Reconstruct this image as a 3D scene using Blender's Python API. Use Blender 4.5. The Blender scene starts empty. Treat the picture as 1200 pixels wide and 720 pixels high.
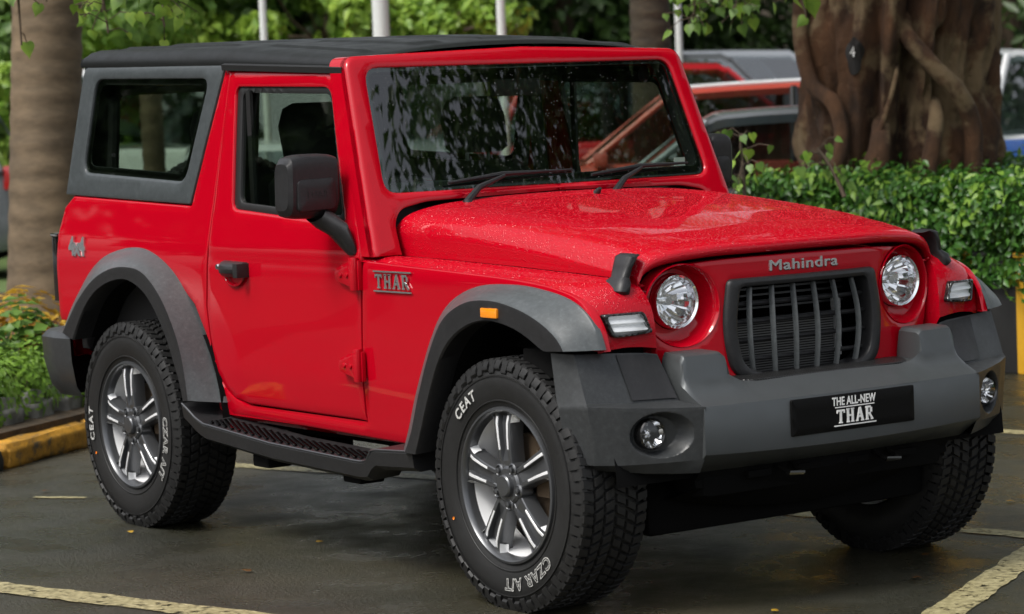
import bpy, bmesh, math, random
import numpy as np
from mathutils import Vector, Matrix, noise as mnoise
from mathutils.geometry import delaunay_2d_cdt
R = math.radians
random.seed(7); rng = np.random.default_rng(7)
scene = bpy.context.scene
COL = scene.collection

# ------------------------------------------------------------------ camera
cam_d = bpy.data.cameras.new('camera'); cam = bpy.data.objects.new('camera', cam_d); COL.objects.link(cam)
scene.camera = cam
CP = Vector((6.69146, -5.59085, 1.55987))
F_ = Vector((-0.81257714, 0.577784, -0.07670748)); R_ = Vector((0.58147299, 0.81265443, -0.03849597)); U_ = Vector((-0.04009432, 0.07588427, 0.9963102))
cam.matrix_world = Matrix(((R_.x, U_.x, -F_.x, CP.x), (R_.y, U_.y, -F_.y, CP.y), (R_.z, U_.z, -F_.z, CP.z), (0, 0, 0, 1)))
cam_d.sensor_width = 36; cam_d.lens = 3170.5 / 1200 * 36
cam_d.clip_start = 0.1; cam_d.clip_end = 900
cam_d.dof.use_dof = True; cam_d.dof.focus_distance = 8.9; cam_d.dof.aperture_fstop = 4.5

# ------------------------------------------------------------------ light
SUN_EL, SUN_AZ = 54, 272        # degrees; azimuth measured in the XY plane from +X
world = bpy.data.worlds.new('World'); scene.world = world; world.use_nodes = True
wn = world.node_tree; wn.nodes.clear()
wo = wn.nodes.new('ShaderNodeOutputWorld'); wb = wn.nodes.new('ShaderNodeBackground'); sk = wn.nodes.new('ShaderNodeTexSky')
sk.sky_type = 'NISHITA'; sk.sun_disc = False; sk.sun_elevation = R(SUN_EL); sk.sun_rotation = R(90 - SUN_AZ)
sk.air_density = 1.0; sk.dust_density = 4.0; sk.ozone_density = 1.0
# thin grey overcast: desaturate the sky's blue
hs = wn.nodes.new('ShaderNodeHueSaturation'); hs.inputs['Saturation'].default_value = 0.3
wn.links.new(sk.outputs[0], hs.inputs['Color']); wn.links.new(hs.outputs[0], wb.inputs[0]); wn.links.new(wb.outputs[0], wo.inputs[0])
wb.inputs[1].default_value = 0.15
sun_d = bpy.data.lights.new('sun', 'SUN'); sun_d.energy = 1.5; sun_d.angle = R(16); sun_d.color = (1, .965, .9)
sun = bpy.data.objects.new('sun', sun_d); COL.objects.link(sun)
sd = Vector((math.cos(R(SUN_EL)) * math.cos(R(SUN_AZ)), math.cos(R(SUN_EL)) * math.sin(R(SUN_AZ)), math.sin(R(SUN_EL))))
sun.rotation_euler = sd.to_track_quat('Z', 'Y').to_euler(); sun.location = sd * 40
scene.render.engine = 'CYCLES'
scene.view_settings.view_transform = 'Standard'; scene.view_settings.look = 'None'
scene.view_settings.exposure = 0.62; scene.view_settings.gamma = 1; scene.view_settings.use_curve_mapping = False
scene.cycles.max_bounces = 10; scene.cycles.transparent_max_bounces = 24

# ------------------------------------------------------------------ materials
def mat(name, col, rough=.5, metal=0, coat=0, spec=.5, coatr=.03):
    m = bpy.data.materials.new(name); m.use_nodes = True
    b = m.node_tree.nodes['Principled BSDF']
    b.inputs['Base Color'].default_value = (*col, 1); b.inputs['Roughness'].default_value = rough
    b.inputs['Metallic'].default_value = metal; b.inputs['Coat Weight'].default_value = coat
    b.inputs['Coat Roughness'].default_value = coatr; b.inputs['Specular IOR Level'].default_value = spec
    return m
def nodes(m): return m.node_tree.nodes, m.node_tree.links, m.node_tree.nodes['Principled BSDF']
def tex(m, kind, scale, detail=4, rough=.6, stretch=None, dist=0):
    N, L, b = nodes(m)
    tc = N.new('ShaderNodeTexCoord'); mp = N.new('ShaderNodeMapping')
    if stretch: mp.inputs['Scale'].default_value = stretch
    L.new(tc.outputs['Object'], mp.inputs[0])
    t = N.new('ShaderNodeTexNoise' if kind == 'noise' else 'ShaderNodeTexVoronoi')
    t.inputs['Scale'].default_value = scale
    if kind == 'noise':
        t.inputs['Detail'].default_value = detail; t.inputs['Roughness'].default_value = rough; t.inputs['Distortion'].default_value = dist
    L.new(mp.outputs[0], t.inputs['Vector'])
    return t
def ramp(m, src, stops):
    N, L, b = nodes(m)
    r = N.new('ShaderNodeValToRGB'); L.new(src, r.inputs[0])
    while len(r.color_ramp.elements) < len(stops): r.color_ramp.elements.new(.5)
    for e, (p, c) in zip(r.color_ramp.elements, stops):
        e.position = p; e.color = (*c, 1) if isinstance(c, tuple) else (c, c, c, 1)
    return r.outputs[0]
def bump(m, src, strength=.3, dist=.01, coat=False):
    N, L, b = nodes(m)
    bp = N.new('ShaderNodeBump'); bp.inputs['Strength'].default_value = strength; bp.inputs['Distance'].default_value = dist
    L.new(src, bp.inputs['Height']); 
    if b.inputs['Normal'].is_linked:
        prev = b.inputs['Normal'].links[0].from_socket; L.new(prev, bp.inputs['Normal'])
    L.new(bp.outputs[0], b.inputs['Normal'])
    if coat: L.new(bp.outputs[0], b.inputs['Coat Normal'])
def setcol(m, sock): N, L, b = nodes(m); L.new(sock, b.inputs['Base Color'])
def setrough(m, sock): N, L, b = nodes(m); L.new(sock, b.inputs['Roughness'])

M = {}
RED = (.41, .001, .010)
M['red'] = mat('red_paint', RED, .45, 0, .85, .015)
M['red'].node_tree.nodes['Principled BSDF'].inputs['Specular IOR Level'].default_value = .0
t = tex(M['red'], 'noise', 3, 1, .5); bump(M['red'], t.outputs[0], .035, .012, True)
def wet(name, dens):
    m = mat(name, RED, .45, 0, .7, .0)
    m.node_tree.nodes['Principled BSDF'].inputs['Specular IOR Level'].default_value = .0
    # rain beads: random round domes standing on the paint
    v = tex(m, 'vor', dens); v.inputs['Randomness'].default_value = 1
    r = ramp(m, v.outputs['Distance'], [(0, 1.), (.16, .85), (.29, 0.)])
    v2 = tex(m, 'vor', dens * 1.7)
    r2 = ramp(m, v2.outputs['Distance'], [(0, .5), (.2, .35), (.3, 0.)])
    N, L, b = nodes(m); mx = N.new('ShaderNodeMath'); mx.operation = 'MAXIMUM'; L.new(r, mx.inputs[0]); L.new(r2, mx.inputs[1])
    bump(m, mx.outputs[0], .45, .003, True)
    return m
M['red_wet'] = wet('wet_red_paint', 105)
M['red_dk'] = mat('red_inner', (.25, .004, .006), .5)
def plastic(name, col, rough, bs=350, bstr=.25):
    m = mat(name, col, rough, spec=.4); t = tex(m, 'noise', bs, 2); bump(m, t.outputs[0], bstr, .001)
    t2 = tex(m, 'noise', 9, 4); t3 = tex(m, 'noise', 55, 8, .8)
    setcol(m, ramp(m, t3.outputs[0], [(.32, tuple(c * .72 for c in col)), (.55, col), (.72, tuple(min(1, c * 1.5) for c in col))]))
    setrough(m, ramp(m, t2.outputs[0], [(.3, rough - .08), (.7, rough + .08)])); return m
M['flare'] = plastic('grey_grained_plastic', (.072, .080, .083), .38)
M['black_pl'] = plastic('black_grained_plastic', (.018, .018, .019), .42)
M['black_gl'] = mat('gloss_black', (.006, .006, .006), .12, coat=.5)
M['roof'] = plastic('black_roof_skin', (.010, .011, .011), .46, 300, .4); M['roof'].node_tree.nodes['Principled BSDF'].inputs['Specular IOR Level'].default_value = .22
M['hardtop'] = plastic('slate_hardtop_skin', (.052, .060, .063), .36, 500, .3)
M['bumper'] = plastic('bumper_wing_plastic', (.034, .0365, .038), .36)
M['bumper_c'] = mat('satin_grey_bumper', (.082, .089, .092), .32, .5)
t = tex(M['bumper_c'], 'noise', 14, 5); setrough(M['bumper_c'], ramp(M['bumper_c'], t.outputs[0], [(.3, .3), (.7, .46)]))
M['rubber'] = plastic('tyre_rubber', (.012, .012, .012), .55, 120, .3)
M['under'] = mat('underbody_black', (.006, .006, .006), 1, spec=.05)
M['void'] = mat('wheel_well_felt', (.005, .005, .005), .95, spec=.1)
M['chrome'] = mat('chrome', (.85, .85, .86), .07, 1)
M['alloy'] = mat('machined_alloy', (.92, .93, .94), .35, .4)
M['gun'] = mat('gunmetal_alloy', (.11, .114, .12), .32, .7)
M['barrel'] = mat('alloy_barrel', (.93, .94, .95), .4, .25)
M['iron'] = mat('brake_iron', (.12, .085, .055), .6, .6)
M['white'] = mat('white_lettering', (.85, .85, .83), .6); M['worn_white'] = mat('worn_tyre_lettering', (.42, .42, .40), .7); t = tex(M['worn_white'], 'noise', 90, 5, .8); setcol(M['worn_white'], ramp(M['worn_white'], t.outputs[0], [(.36, (.10, .10, .095)), (.52, (.50, .50, .48))]))
M['plate'] = mat('plate_black', (.004, .004, .004), .5, spec=.12)
M['silver_t'] = mat('bright_badge', (.72, .73, .74), .18, .9)
M['amber'] = mat('amber_lens', (.9, .28, .01), .2, coat=1)
M['seat'] = mat('black_seat_cloth', (.014, .014, .015), .8)
M['dash'] = mat('black_dashboard', (.012, .012, .013), .6)
M['seal'] = mat('rubber_seal', (.008, .008, .008), .5)
M['tail'] = mat('red_lens', (.35, .01, .01), .15, coat=1)
def glass(name, tint, refl=1.0):
    m = bpy.data.materials.new(name); m.use_nodes = True; N = m.node_tree.nodes; L = m.node_tree.links; N.clear()
    o = N.new('ShaderNodeOutputMaterial'); mx = N.new('ShaderNodeMixShader'); tr = N.new('ShaderNodeBsdfTransparent'); gl = N.new('ShaderNodeBsdfGlossy')
    # Schlick reflectance from the facing angle, alike on both faces of the thin pane
    lw = N.new('ShaderNodeLayerWeight'); lw.inputs[0].default_value = .5; pw = N.new('ShaderNodeMath'); pw.operation = 'POWER'; pw.inputs[1].default_value = 5
    mu = N.new('ShaderNodeMath'); mu.operation = 'MULTIPLY_ADD'; mu.inputs[1].default_value = .9; mu.inputs[2].default_value = .045 * refl; mu.use_clamp = True
    L.new(lw.outputs['Facing'], pw.inputs[0])
    gl.inputs['Roughness'].default_value = .0; gl.inputs['Color'].default_value = (1, 1, 1, 1); tr.inputs[0].default_value = (*tint, 1)
    L.new(pw.outputs[0], mu.inputs[0]); L.new(mu.outputs[0], mx.inputs[0]); L.new(tr.outputs[0], mx.inputs[1]); L.new(gl.outputs[0], mx.inputs[2]); L.new(mx.outputs[0], o.inputs[0])
    return m
M['wglass'] = glass('windscreen_glass', (.64, .74, .68), 2.6)
M['sglass'] = glass('door_glass', (.62, .70, .63), 1.5)
M['qglass'] = glass('privacy_glass', (.46, .53, .46), 1.3)
M['lens'] = glass('clear_lens', (.96, .97, .97), 1.2)

# ------------------------------------------------------------------ helpers
def tag(o, label=None, cat=None, group=None, kind=None):
    if label: o['label'] = label
    if cat: o['category'] = cat
    if group: o['group'] = group
    if kind: o['kind'] = kind
    return o
def empty(name, loc=(0, 0, 0), rz=0):
    o = bpy.data.objects.new(name, None); COL.objects.link(o); o.location = loc; o.rotation_euler = (0, 0, rz); o.empty_display_size = .1
    return o
def link(name, me, parent=None):
    o = bpy.data.objects.new(name, me); COL.objects.link(o)
    if parent: o.parent = parent
    return o
class MB:
    def __init__(s): s.v = []; s.f = []; s.m = []; s.mats = []
    def mi(s, m):
        if m not in s.mats: s.mats.append(m)
        return s.mats.index(m)
    def add(s, vs, fs, m):
        k = len(s.v); i = s.mi(m); s.v += [tuple(p) for p in vs]; s.f += [tuple(k + a for a in f) for f in fs]; s.m += [i] * len(fs); return s
    def grid(s, P, m, closeu=False, closev=False):
        n = len(P); w = len(P[0]); fs = []
        for i in range(n if closeu else n - 1):
            for j in range(w if closev else w - 1):
                a = i * w + j; b = i * w + (j + 1) % w; c = ((i + 1) % n) * w + (j + 1) % w; d = ((i + 1) % n) * w + j
                fs.append((a, b, c, d))
        return s.add([q for r in P for q in r], fs, m)
    def box(s, c, size, m, rot=None):
        x, y, z = [a / 2 for a in size]; vs = [Vector(((-1) ** (i & 1) * -x, (-1) ** (i >> 1 & 1) * -y, (-1) ** (i >> 2 & 1) * -z)) for i in range(8)]
        if rot: vs = [rot @ v for v in vs]
        vs = [v + Vector(c) for v in vs]
        return s.add(vs, [(0, 2, 3, 1), (4, 5, 7, 6), (0, 1, 5, 4), (2, 6, 7, 3), (0, 4, 6, 2), (1, 3, 7, 5)], m)
    def tube(s, pts, rad, m, n=10, cap=True):
        pts = [Vector(p) for p in pts]; rad = rad if isinstance(rad, (list, tuple)) else [rad] * len(pts)
        rings = []; up = Vector((0, 0, 1)); prev = None
        for i, p in enumerate(pts):
            d = (pts[min(i + 1, len(pts) - 1)] - pts[max(i - 1, 0)]).normalized()
            if prev is None:
                a = d.orthogonal().normalized()
            else: a = (prev - d * prev.dot(d)).normalized()
            prev = a; b = d.cross(a)
            rings.append([p + (a * math.cos(2 * math.pi * k / n) + b * math.sin(2 * math.pi * k / n)) * rad[i] for k in range(n)])
        s.grid(rings, m, closev=True)
        if cap:
            s.add(rings[0], [tuple(range(n))[::-1]], m); s.add(rings[-1], [tuple(range(n))], m)
        return s
    def lathe(s, prof, m, n=48, org=(0, 0, 0)):   # prof: (radius, y) round the Y axis
        P = [[(org[0] + r * math.cos(2 * math.pi * k / n), org[1] + y, org[2] + r * math.sin(2 * math.pi * k / n)) for k in range(n)] for r, y in prof]
        return s.grid(P, m, closev=True)
    def prism(s, pts, a, b, m):      # pts: list of 3-D tuples made by a(p), b(p)
        n = len(pts); A = [a(p) for p in pts]; B = [b(p) for p in pts]
        return s.add(A + B, [tuple(range(n)), tuple(range(n, 2 * n))[::-1]] + [(i, i + n, (i + 1) % n + n, (i + 1) % n) for i in range(n)], m)
    def build(s, name, parent=None, ang=35, bevel=0, seg=2, smooth=True):
        me = bpy.data.meshes.new(name); me.from_pydata(s.v, [], s.f)
        for m in s.mats: me.materials.append(m)
        me.polygons.foreach_set('material_index', s.m)
        bm = bmesh.new(); bm.from_mesh(me)
        bmesh.ops.remove_doubles(bm, verts=bm.verts, dist=1e-5)
        bmesh.ops.recalc_face_normals(bm, faces=bm.faces)
        if bevel:
            es = [e for e in bm.edges if len(e.link_faces) == 2 and e.calc_face_angle(0) > R(30)]
            bmesh.ops.bevel(bm, geom=es, offset=bevel, segments=seg, affect='EDGES', profile=.6, clamp_overlap=True)
        bm.to_mesh(me); bm.free()
        if smooth: me.shade_smooth(); me.set_sharp_from_angle(angle=R(ang))
        return link(name, me, parent)
def mirror(o, parent=None, name=None):       # the same part on the car's other side
    me = o.data.copy(); me.transform(Matrix.Diagonal((1, -1, 1, 1))); me.flip_normals()
    c = link(name or o.name.split('.')[0], me, parent or o.parent)
    c.location = (o.location.x, -o.location.y, o.location.z)
    return c
def catmull(pts, n=8, closed=False):
    P = [np.array(p, float) for p in pts]; out = []; N = len(P)
    rngi = range(N if closed else N - 1)
    for i in rngi:
        p0 = P[(i - 1) % N] if closed or i > 0 else 2 * P[0] - P[1]
        p1 = P[i]; p2 = P[(i + 1) % N]; p3 = P[(i + 2) % N] if closed or i + 2 < N else 2 * P[-1] - P[-2]
        for k in range(n):
            t = k / n; out.append(.5 * ((2 * p1) + (-p0 + p2) * t + (2 * p0 - 5 * p1 + 4 * p2 - p3) * t * t + (-p0 + 3 * p1 - 3 * p2 + p3) * t ** 3))
    if not closed: out.append(P[-1])
    return [tuple(map(float, q)) for q in out]
def resamp(pts, n):
    P = np.array(pts, float); d = np.r_[0, np.cumsum(np.linalg.norm(np.diff(P, axis=0), axis=1))]
    t = np.linspace(0, d[-1], n); return [tuple(float(np.interp(x, d, P[:, k])) for k in range(P.shape[1])) for x in t]
def rnd(pts, r, seg=5):        # round the corners of a closed 2-D polygon; r a number or one per corner
    out = []; n = len(pts); rr = r if isinstance(r, (list, tuple)) else [r] * n
    for i in range(n):
        p = Vector(pts[i]); a = Vector(pts[i - 1]) - p; b = Vector(pts[(i + 1) % n]) - p
        q = min(rr[i], a.length * .49, b.length * .49)
        if q < 1e-4: out.append(tuple(p)); continue
        A = p + a.normalized() * q; B = p + b.normalized() * q
        for k in range(seg + 1):
            t = k / seg; out.append(tuple(A * (1 - t) ** 2 + p * 2 * t * (1 - t) + B * t * t))
    return out
def lin(tab):
    xs = [a for a, b in tab]; ys = [b for a, b in tab]
    return lambda x: float(np.interp(x, xs, ys))
def dens(pts, step):
    out = []; n = len(pts)
    for i in range(n):
        a = np.array(pts[i]); b = np.array(pts[(i + 1) % n]); L = np.linalg.norm(b - a); k = max(1, int(math.ceil(L / step)))
        for j in range(k): out.append(tuple(a + (b - a) * j / k))
    return out
def inside(P, poly):
    x, y = P[:, 0], P[:, 1]; c = np.zeros(len(P), bool); n = len(poly)
    for i in range(n):
        x1, y1 = poly[i]; x2, y2 = poly[(i + 1) % n]
        k = ((y1 > y) != (y2 > y)); 
        if y2 != y1: c ^= k & (x < (x2 - x1) * (y - y1) / (y2 - y1) + x1)
    return c
def pdist(P, poly):
    d = np.full(len(P), 1e9); n = len(poly); Q = np.array(poly)
    for i in range(n):
        a = Q[i]; b = Q[(i + 1) % n]; ab = b - a; L = ab @ ab
        if L < 1e-14: continue
        t = np.clip(((P - a) @ ab) / L, 0, 1); d = np.minimum(d, np.linalg.norm(P - a - t[:, None] * ab, axis=1))
    return d
def panel(name, outer, m3, m, parent=None, holes=(), step=.02, r=.006, thick=.02, ang=40, mb=None):
    """a sheet-metal or glass panel: 2-D outline with holes, rounded rim, mapped by m3(u, v, depth)"""
    loops = [dens(list(outer), step)] + [dens(list(h), step) for h in holes]
    pts = []; edges = []; dep = []; lid = []
    for L in loops:
        k = len(pts); n = len(L); pts += L; dep += [r] * n; edges += [(k + i, k + (i + 1) % n) for i in range(n)]; lid.append((k, n))
    def ok(P): 
        c = inside(P, loops[0])
        for h in loops[1:]: c &= ~inside(P, h)
        return c
    A = np.array(pts); x0, y0 = A.min(0); x1, y1 = A.max(0)
    extra = []
    for dd, de in ((.3 * r, .3 * r), (r, 0)):
        for L in loops:
            Q = np.array(L); T = np.roll(Q, -1, 0) - np.roll(Q, 1, 0); T /= np.linalg.norm(T, axis=1)[:, None] + 1e-12
            for s in (1, -1):
                C = Q + s * dd * np.c_[-T[:, 1], T[:, 0]]
                dm = np.min([pdist(C, l) for l in loops], axis=0)
                keep = ok(C) & (dm > dd * .85)
                extra += [(tuple(q), de) for q, kk in zip(C, keep) if kk]
    gx, gy = np.meshgrid(np.arange(x0 + step / 2, x1, step), np.arange(y0 + step / 2, y1, step)); G = np.c_[gx.ravel(), gy.ravel()]
    G = G[ok(G)]
    if len(G):
        dm = np.min([pdist(G, l) for l in loops], axis=0); G = G[dm > r + step * .4]
    allp = pts + [e[0] for e in extra] + [tuple(g) for g in G]; alld = dep + [e[1] for e in extra] + [0] * len(G)
    vo, eo, fo, ov, oe, of = delaunay_2d_cdt([Vector(p) for p in allp], edges, [], 0, 1e-6)
    cen = np.array([np.mean([[vo[i].x, vo[i].y] for i in f], axis=0) for f in fo]); kk = ok(cen)
    fo = [f for f, q in zip(fo, kk) if q]
    inv = {}
    for i, l in enumerate(ov):
        for q in l: inv[q] = i
    dv = [min([alld[q] for q in l] or [0]) if l else 0 for l in ov]
    V = [tuple(m3(p.x, p.y, d)) for p, d in zip(vo, dv)]
    F = [tuple(f) for f in fo]
    if thick:
        for k, n in lid:
            base = len(V)
            for i in range(n): p = allp[k + i]; V.append(tuple(m3(p[0], p[1], thick)))
            for i in range(n):
                a = inv[k + i]; b = inv[k + (i + 1) % n]
                if a != b: F.append((a, b, base + (i + 1) % n, base + i))
    q = mb or MB(); q.add(V, F, m)
    if mb: return mb
    return q.build(name, parent, ang=ang)
def text_mesh(s, size, extrude=.002, offset=0, spacing=1, shear=0):
    """lettering as plain vertices and faces in its own XY plane, centred"""
    c = bpy.data.curves.new('lettering', 'FONT'); c.body = s; c.size = size; c.extrude = extrude; c.offset = offset; c.space_character = spacing
    c.align_x = 'CENTER'; c.align_y = 'CENTER'; c.resolution_u = 3; c.shear = shear
    o = bpy.data.objects.new('lettering', c); COL.objects.link(o); dg = bpy.context.evaluated_depsgraph_get(); me = bpy.data.meshes.new_from_object(o.evaluated_get(dg))
    V = [tuple(v.co) for v in me.vertices]; F = [tuple(p.vertices) for p in me.polygons]
    bpy.data.objects.remove(o); bpy.data.curves.remove(c); bpy.data.meshes.remove(me); return V, F
SLAB = {  # slab-serif capitals from straight strokes, in a 1 x 1 cell: list of (x0,y0,x1,y1,halfwidth)
 'T': [(.5, .04, .5, .96, .12), (.05, .9, .95, .9, .09), (.08, .72, .08, .95, .06), (.92, .72, .92, .95, .06), (.28, .05, .72, .05, .06)],
 'H': [(.22, .04, .22, .96, .12), (.78, .04, .78, .96, .12), (.2, .5, .8, .5, .08), (.04, .05, .4, .05, .06), (.6, .05, .96, .05, .06), (.04, .95, .4, .95, .06), (.6, .95, .96, .95, .06)],
 'A': [(.16, .04, .5, .98, .09), (.84, .04, .5, .98, .12), (.3, .34, .72, .34, .07), (.0, .05, .32, .05, .06), (.66, .05, 1., .05, .06), (.4, .95, .6, .95, .06)],
 'R': [(.22, .04, .22, .96, .12), (.04, .05, .42, .05, .06), (.04, .93, .66, .93, .08), (.2, .48, .66, .48, .07), (.72, .55, .72, .88, .11), (.5, .46, .86, .06, .1), (.7, .05, .98, .05, .06)]}
def slab_word(word, w, h, gap, f):
    V = []; F = []; n = len(word); cw = (w - gap * (n - 1)) / n; x = -w / 2; k = 0
    for ch in word:
        for (a, b, c, d, hw) in SLAB[ch]:
            A = Vector((x + a * cw, (b - .5) * h)); B = Vector((x + c * cw, (d - .5) * h)); t = (B - A).normalized(); nn = Vector((-t.y, t.x)) * hw * min(cw, h)
            q = [A + nn, B + nn, B - nn, A - nn]; k += 1; lift = (k % 5) * .00012
            base = len(V); V += [f(p.x, p.y, lift) for p in q] + [f(p.x, p.y, .003 + lift) for p in q]
            F += [tuple(base + i for i in g) for g in ((0, 1, 2, 3), (4, 5, 6, 7), (0, 1, 5, 4), (1, 2, 6, 5), (2, 3, 7, 6), (3, 0, 4, 7))]
        x += cw + gap
    return V, F

# ================================================================== THE RED CAR
car = empty('parked_off_road_car', (-1.2, 0, 0))
tag(car, 'shiny red three-door off-road car with black hardtop, parked in the middle of the wet lot', 'car')
ORG = Vector((-1.2, 0, 0))
car_parts = []
def under(o, parent=car):
    """parts are modelled in world metres; hang them on the car without moving them"""
    o.parent = parent
    base = Vector((0, 0, 0)); q = parent
    while q is not None: base += q.location; q = q.parent
    o.location = o.location - base
    return o
def both(o, parent=car):
    """hang a near-side part and its mirror image"""
    c_me = o.data.copy(); c_me.transform(Matrix.Diagonal((1, -1, 1, 1))); c_me.flip_normals()
    c = link(o.name.split('.')[0], c_me); c.location = (o.location.x, -o.location.y, o.location.z)
    under(o, parent); under(c, parent if parent is car else parent)
    return o, c
W = lin([(.40, .765), (.5, .777), (.62, .79), (.8, .797), (1.0, .80), (1.06, .797), (1.25, .772), (1.45, .746), (1.72, .708), (1.8, .69)])
def mside(x, z, d): return (x, -(W(z) - d), z)

# shoulder of the front wing
shoulder = catmull([(-.90, 1.045), (-.6, 1.033), (-.3, 1.022), (0, 1.008), (.2, .985), (.31, .95), (.375, .88), (.40, .808)], 6)
archF_in = [(.33, .808), (.30, .86), (.22, .90), (.08, .925), (-.10, .93), (-.24, .88), (-.33, .79), (-.40, .66), (-.44, .56), (-.47, .44)]
archR_in = [(-1.88, .46), (-1.90, .55), (-1.96, .70), (-2.06, .85), (-2.2, .945), (-2.38, .975), (-2.56, .95), (-2.74, .85), (-2.86, .70), (-2.96, .745)]
outl = [(-3.185, .745), (-3.185, .95), (-3.165, 1.10), (-3.12, 1.20), (-3.05, 1.242), (-2.088, 1.213), (-1.900, 1.716), (-1.862, 1.714)]
door = [(-1.868, 1.700), (-1.915, 1.22), (-1.968, .85), (-1.955, .70), (-1.925, .61), (-1.885, .555), (-1.82, .52), (-1.72, .505), (-.950, .502), (-.930, .75), (-.903, 1.056)]
side_outer = outl + [(a - .006, b) for a, b in door[1:7]] + [(-1.72, .498), (-.943, .495), (-.923, .75), (-.896, 1.045)] + shoulder[1:] + archF_in + [(-.6, .44)] + archR_in
side = panel('body_side', side_outer, mside, M['red'], step=.028, r=.007, thick=.03)
# vertical swage line along the rear pillar and rocker under the door
both(side)
# rocker: dark red tuck-under
mb = MB(); P = []
for x in np.linspace(-1.95, -.45, 14):
    P.append([(x, -.775, .50), (x, -.770, .455), (x, -.74, .435), (x, -.66, .43)])
mb.grid(P, M['red']); both(mb.build('rocker_panel'))

# ---- doors
def door_build(s):
    root = None
    fl = (lambda p: (p[0], p[1] * s, p[2]))
    win = rnd([(-1.812, 1.640), (-1.775, 1.205), (-1.012, 1.160), (-1.168, 1.622)], [.03, .03, .03, .045])
    dtop = [(-1.868, 1.700), (-1.915, 1.22), (-1.968, .85), (-1.955, .70), (-1.925, .61), (-1.885, .555), (-1.82, .52), (-1.72, .505), (-.950, .502), (-.930, .75), (-.903, 1.056), (-1.118, 1.672)]
    def md(x, z, d):
        y = W(z) + .004 - d
        if z < 1.115 and z > 1.05: y -= .004 * (1.115 - z) / .065 * 0
        if z <= 1.05: y -= .004
        return (x, -y * s, z)
    o = panel('door', dtop, md, M['red'], holes=[win], step=.026, r=.008, thick=.035); under(o)
    fr = panel('window_seal', rnd([(-1.815, 1.643), (-1.778, 1.202), (-1.008, 1.157), (-1.165, 1.625)], .035), lambda x, z, d: (x, -(W(z) - .006 - d) * s, z), M['seal'],
               holes=[rnd([(-1.775, 1.618), (-1.74, 1.228), (-1.045, 1.188), (-1.178, 1.6)], .03)], step=.05, r=.003, thick=.02); under(fr, o)
    g = panel('window_glass', rnd([(-1.80, 1.63), (-1.765, 1.212), (-1.02, 1.168), (-1.17, 1.61)], .03), lambda x, z, d: (x, -(W(z) - .016) * s, z), M['sglass'], step=.2, r=.004, thick=0); under(g, o)
    # quarter-light divider bar seen behind the glass
    b = MB(); b.box((-1.722, -(.722) * s, 1.41), (.028, .012, .43), M['seal']); b = b.build('window_divider'); under(b, o)
    # belt weather strip
    # handle
    h = MB(); y0 = -(.808)
    for k, (a, bz) in enumerate([(0, 0)]):
        prof = []
        for x in np.linspace(-1.80, -1.655, 9):
            t = (x + 1.80) / .145; bul = .030 + .012 * math.sin(math.pi * min(t * 1.1, 1)); hh = .030 - .004 * t
            prof.append([(x, (y0 - bul * math.cos(a) * .999) * 1 if True else 0, .993 + hh * math.sin(a)) for a in np.linspace(-1.9, 1.9, 9)])
        h.grid([[fl(p) for p in r] for r in prof], M['black_pl'])
        for rr in (prof[0], prof[-1]): h.add([fl(p) for p in rr], [tuple(range(len(rr)))], M['black_pl'])
    h.box(fl((-1.66, y0 - .012, .99)), (.03, .06, .05), M['black_pl'])
    hd = h.build('door_handle', bevel=.002); under(hd, o)
    cup = MB(); P = [[fl((-1.74 + r * 1.35 * math.cos(a), y0 - .002 + dd, .975 + r * .9 * math.sin(a))) for a in np.linspace(0, 2 * math.pi, 25)] for r, dd in ((.052, .0), (.046, -.003), (.04, .004))]
    cup.grid(P, M['red']); cp = cup.build('handle_cup'); under(cp, o)
    lk = MB(); lk.lathe([(0.001, -.012), (.009, -.012), (.012, -.006), (.012, .004)], M['chrome'], 16, (0, 0, 0))
    l = lk.build('lock_barrel'); l.location = fl((-1.835, -.812, .998)); 
    if s < 0: l.rotation_euler = (0, 0, math.pi)
    under(l, o)
    # exposed hinges
    for z in (.995, .69):
        hb = MB()
        x0 = -.915
        hb.prism([fl(p) for p in [(x0, -.80, z + .055), (x0 - .115, -.80, z + .022), (x0 - .125, -.80, z), (x0 - .115, -.80, z - .022), (x0, -.80, z - .045)]], lambda p: p, lambda p: (p[0], p[1] - .02 * s * 1, p[2]), M['red'])
        hb.tube([fl((x0 - .005, -.818, z - .05)), fl((x0 - .005, -.818, z + .06))], .016, M['red'], 12)
        hb.box(fl((x0 + .006, -.806, z)), (.02, .016, .1), M['red'])
        for dx in (-.045, -.085): hb.lathe([(0.0005, -.0265 * 1), (.008, -.0265), (.0095, -.02), (.0095, .0)] if s > 0 else [(0.0005, .0265), (.008, .0265), (.0095, .02), (.0095, 0)], M['red'], 10, fl((x0 + dx, -.80, z)))
        hh = hb.build('hinge', bevel=.003); under(hh, o)
    # mirror
    mbm = MB()
    Y0 = -.885
    # housing loft across y (from inner to outer), cross section in x-z, the shell faces forward
    ctrl = []
    for k, y in enumerate(np.linspace(-.815, -.990 if s > 0 else -.898, 9)):
        t = k / 8; sc = 1 - .10 * (2 * t - 1) ** 4; 
        ring = []
        for a in np.linspace(0, 2 * math.pi, 29)[:-1]:
            ca, sa = math.cos(a), math.sin(a); e = .42
            xx = -1.06 + .062 * (abs(ca) ** e) * (1 if ca > 0 else -1) * (1 if ca > 0 else .7) + .010 * sa
            zz = 1.295 + .108 * sc * (abs(sa) ** e) * (1 if sa > 0 else -1)
            ring.append(fl((xx, y, zz)))
        ctrl.append(ring)
    mbm.grid(ctrl, M['black_pl'], closev=True)
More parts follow.
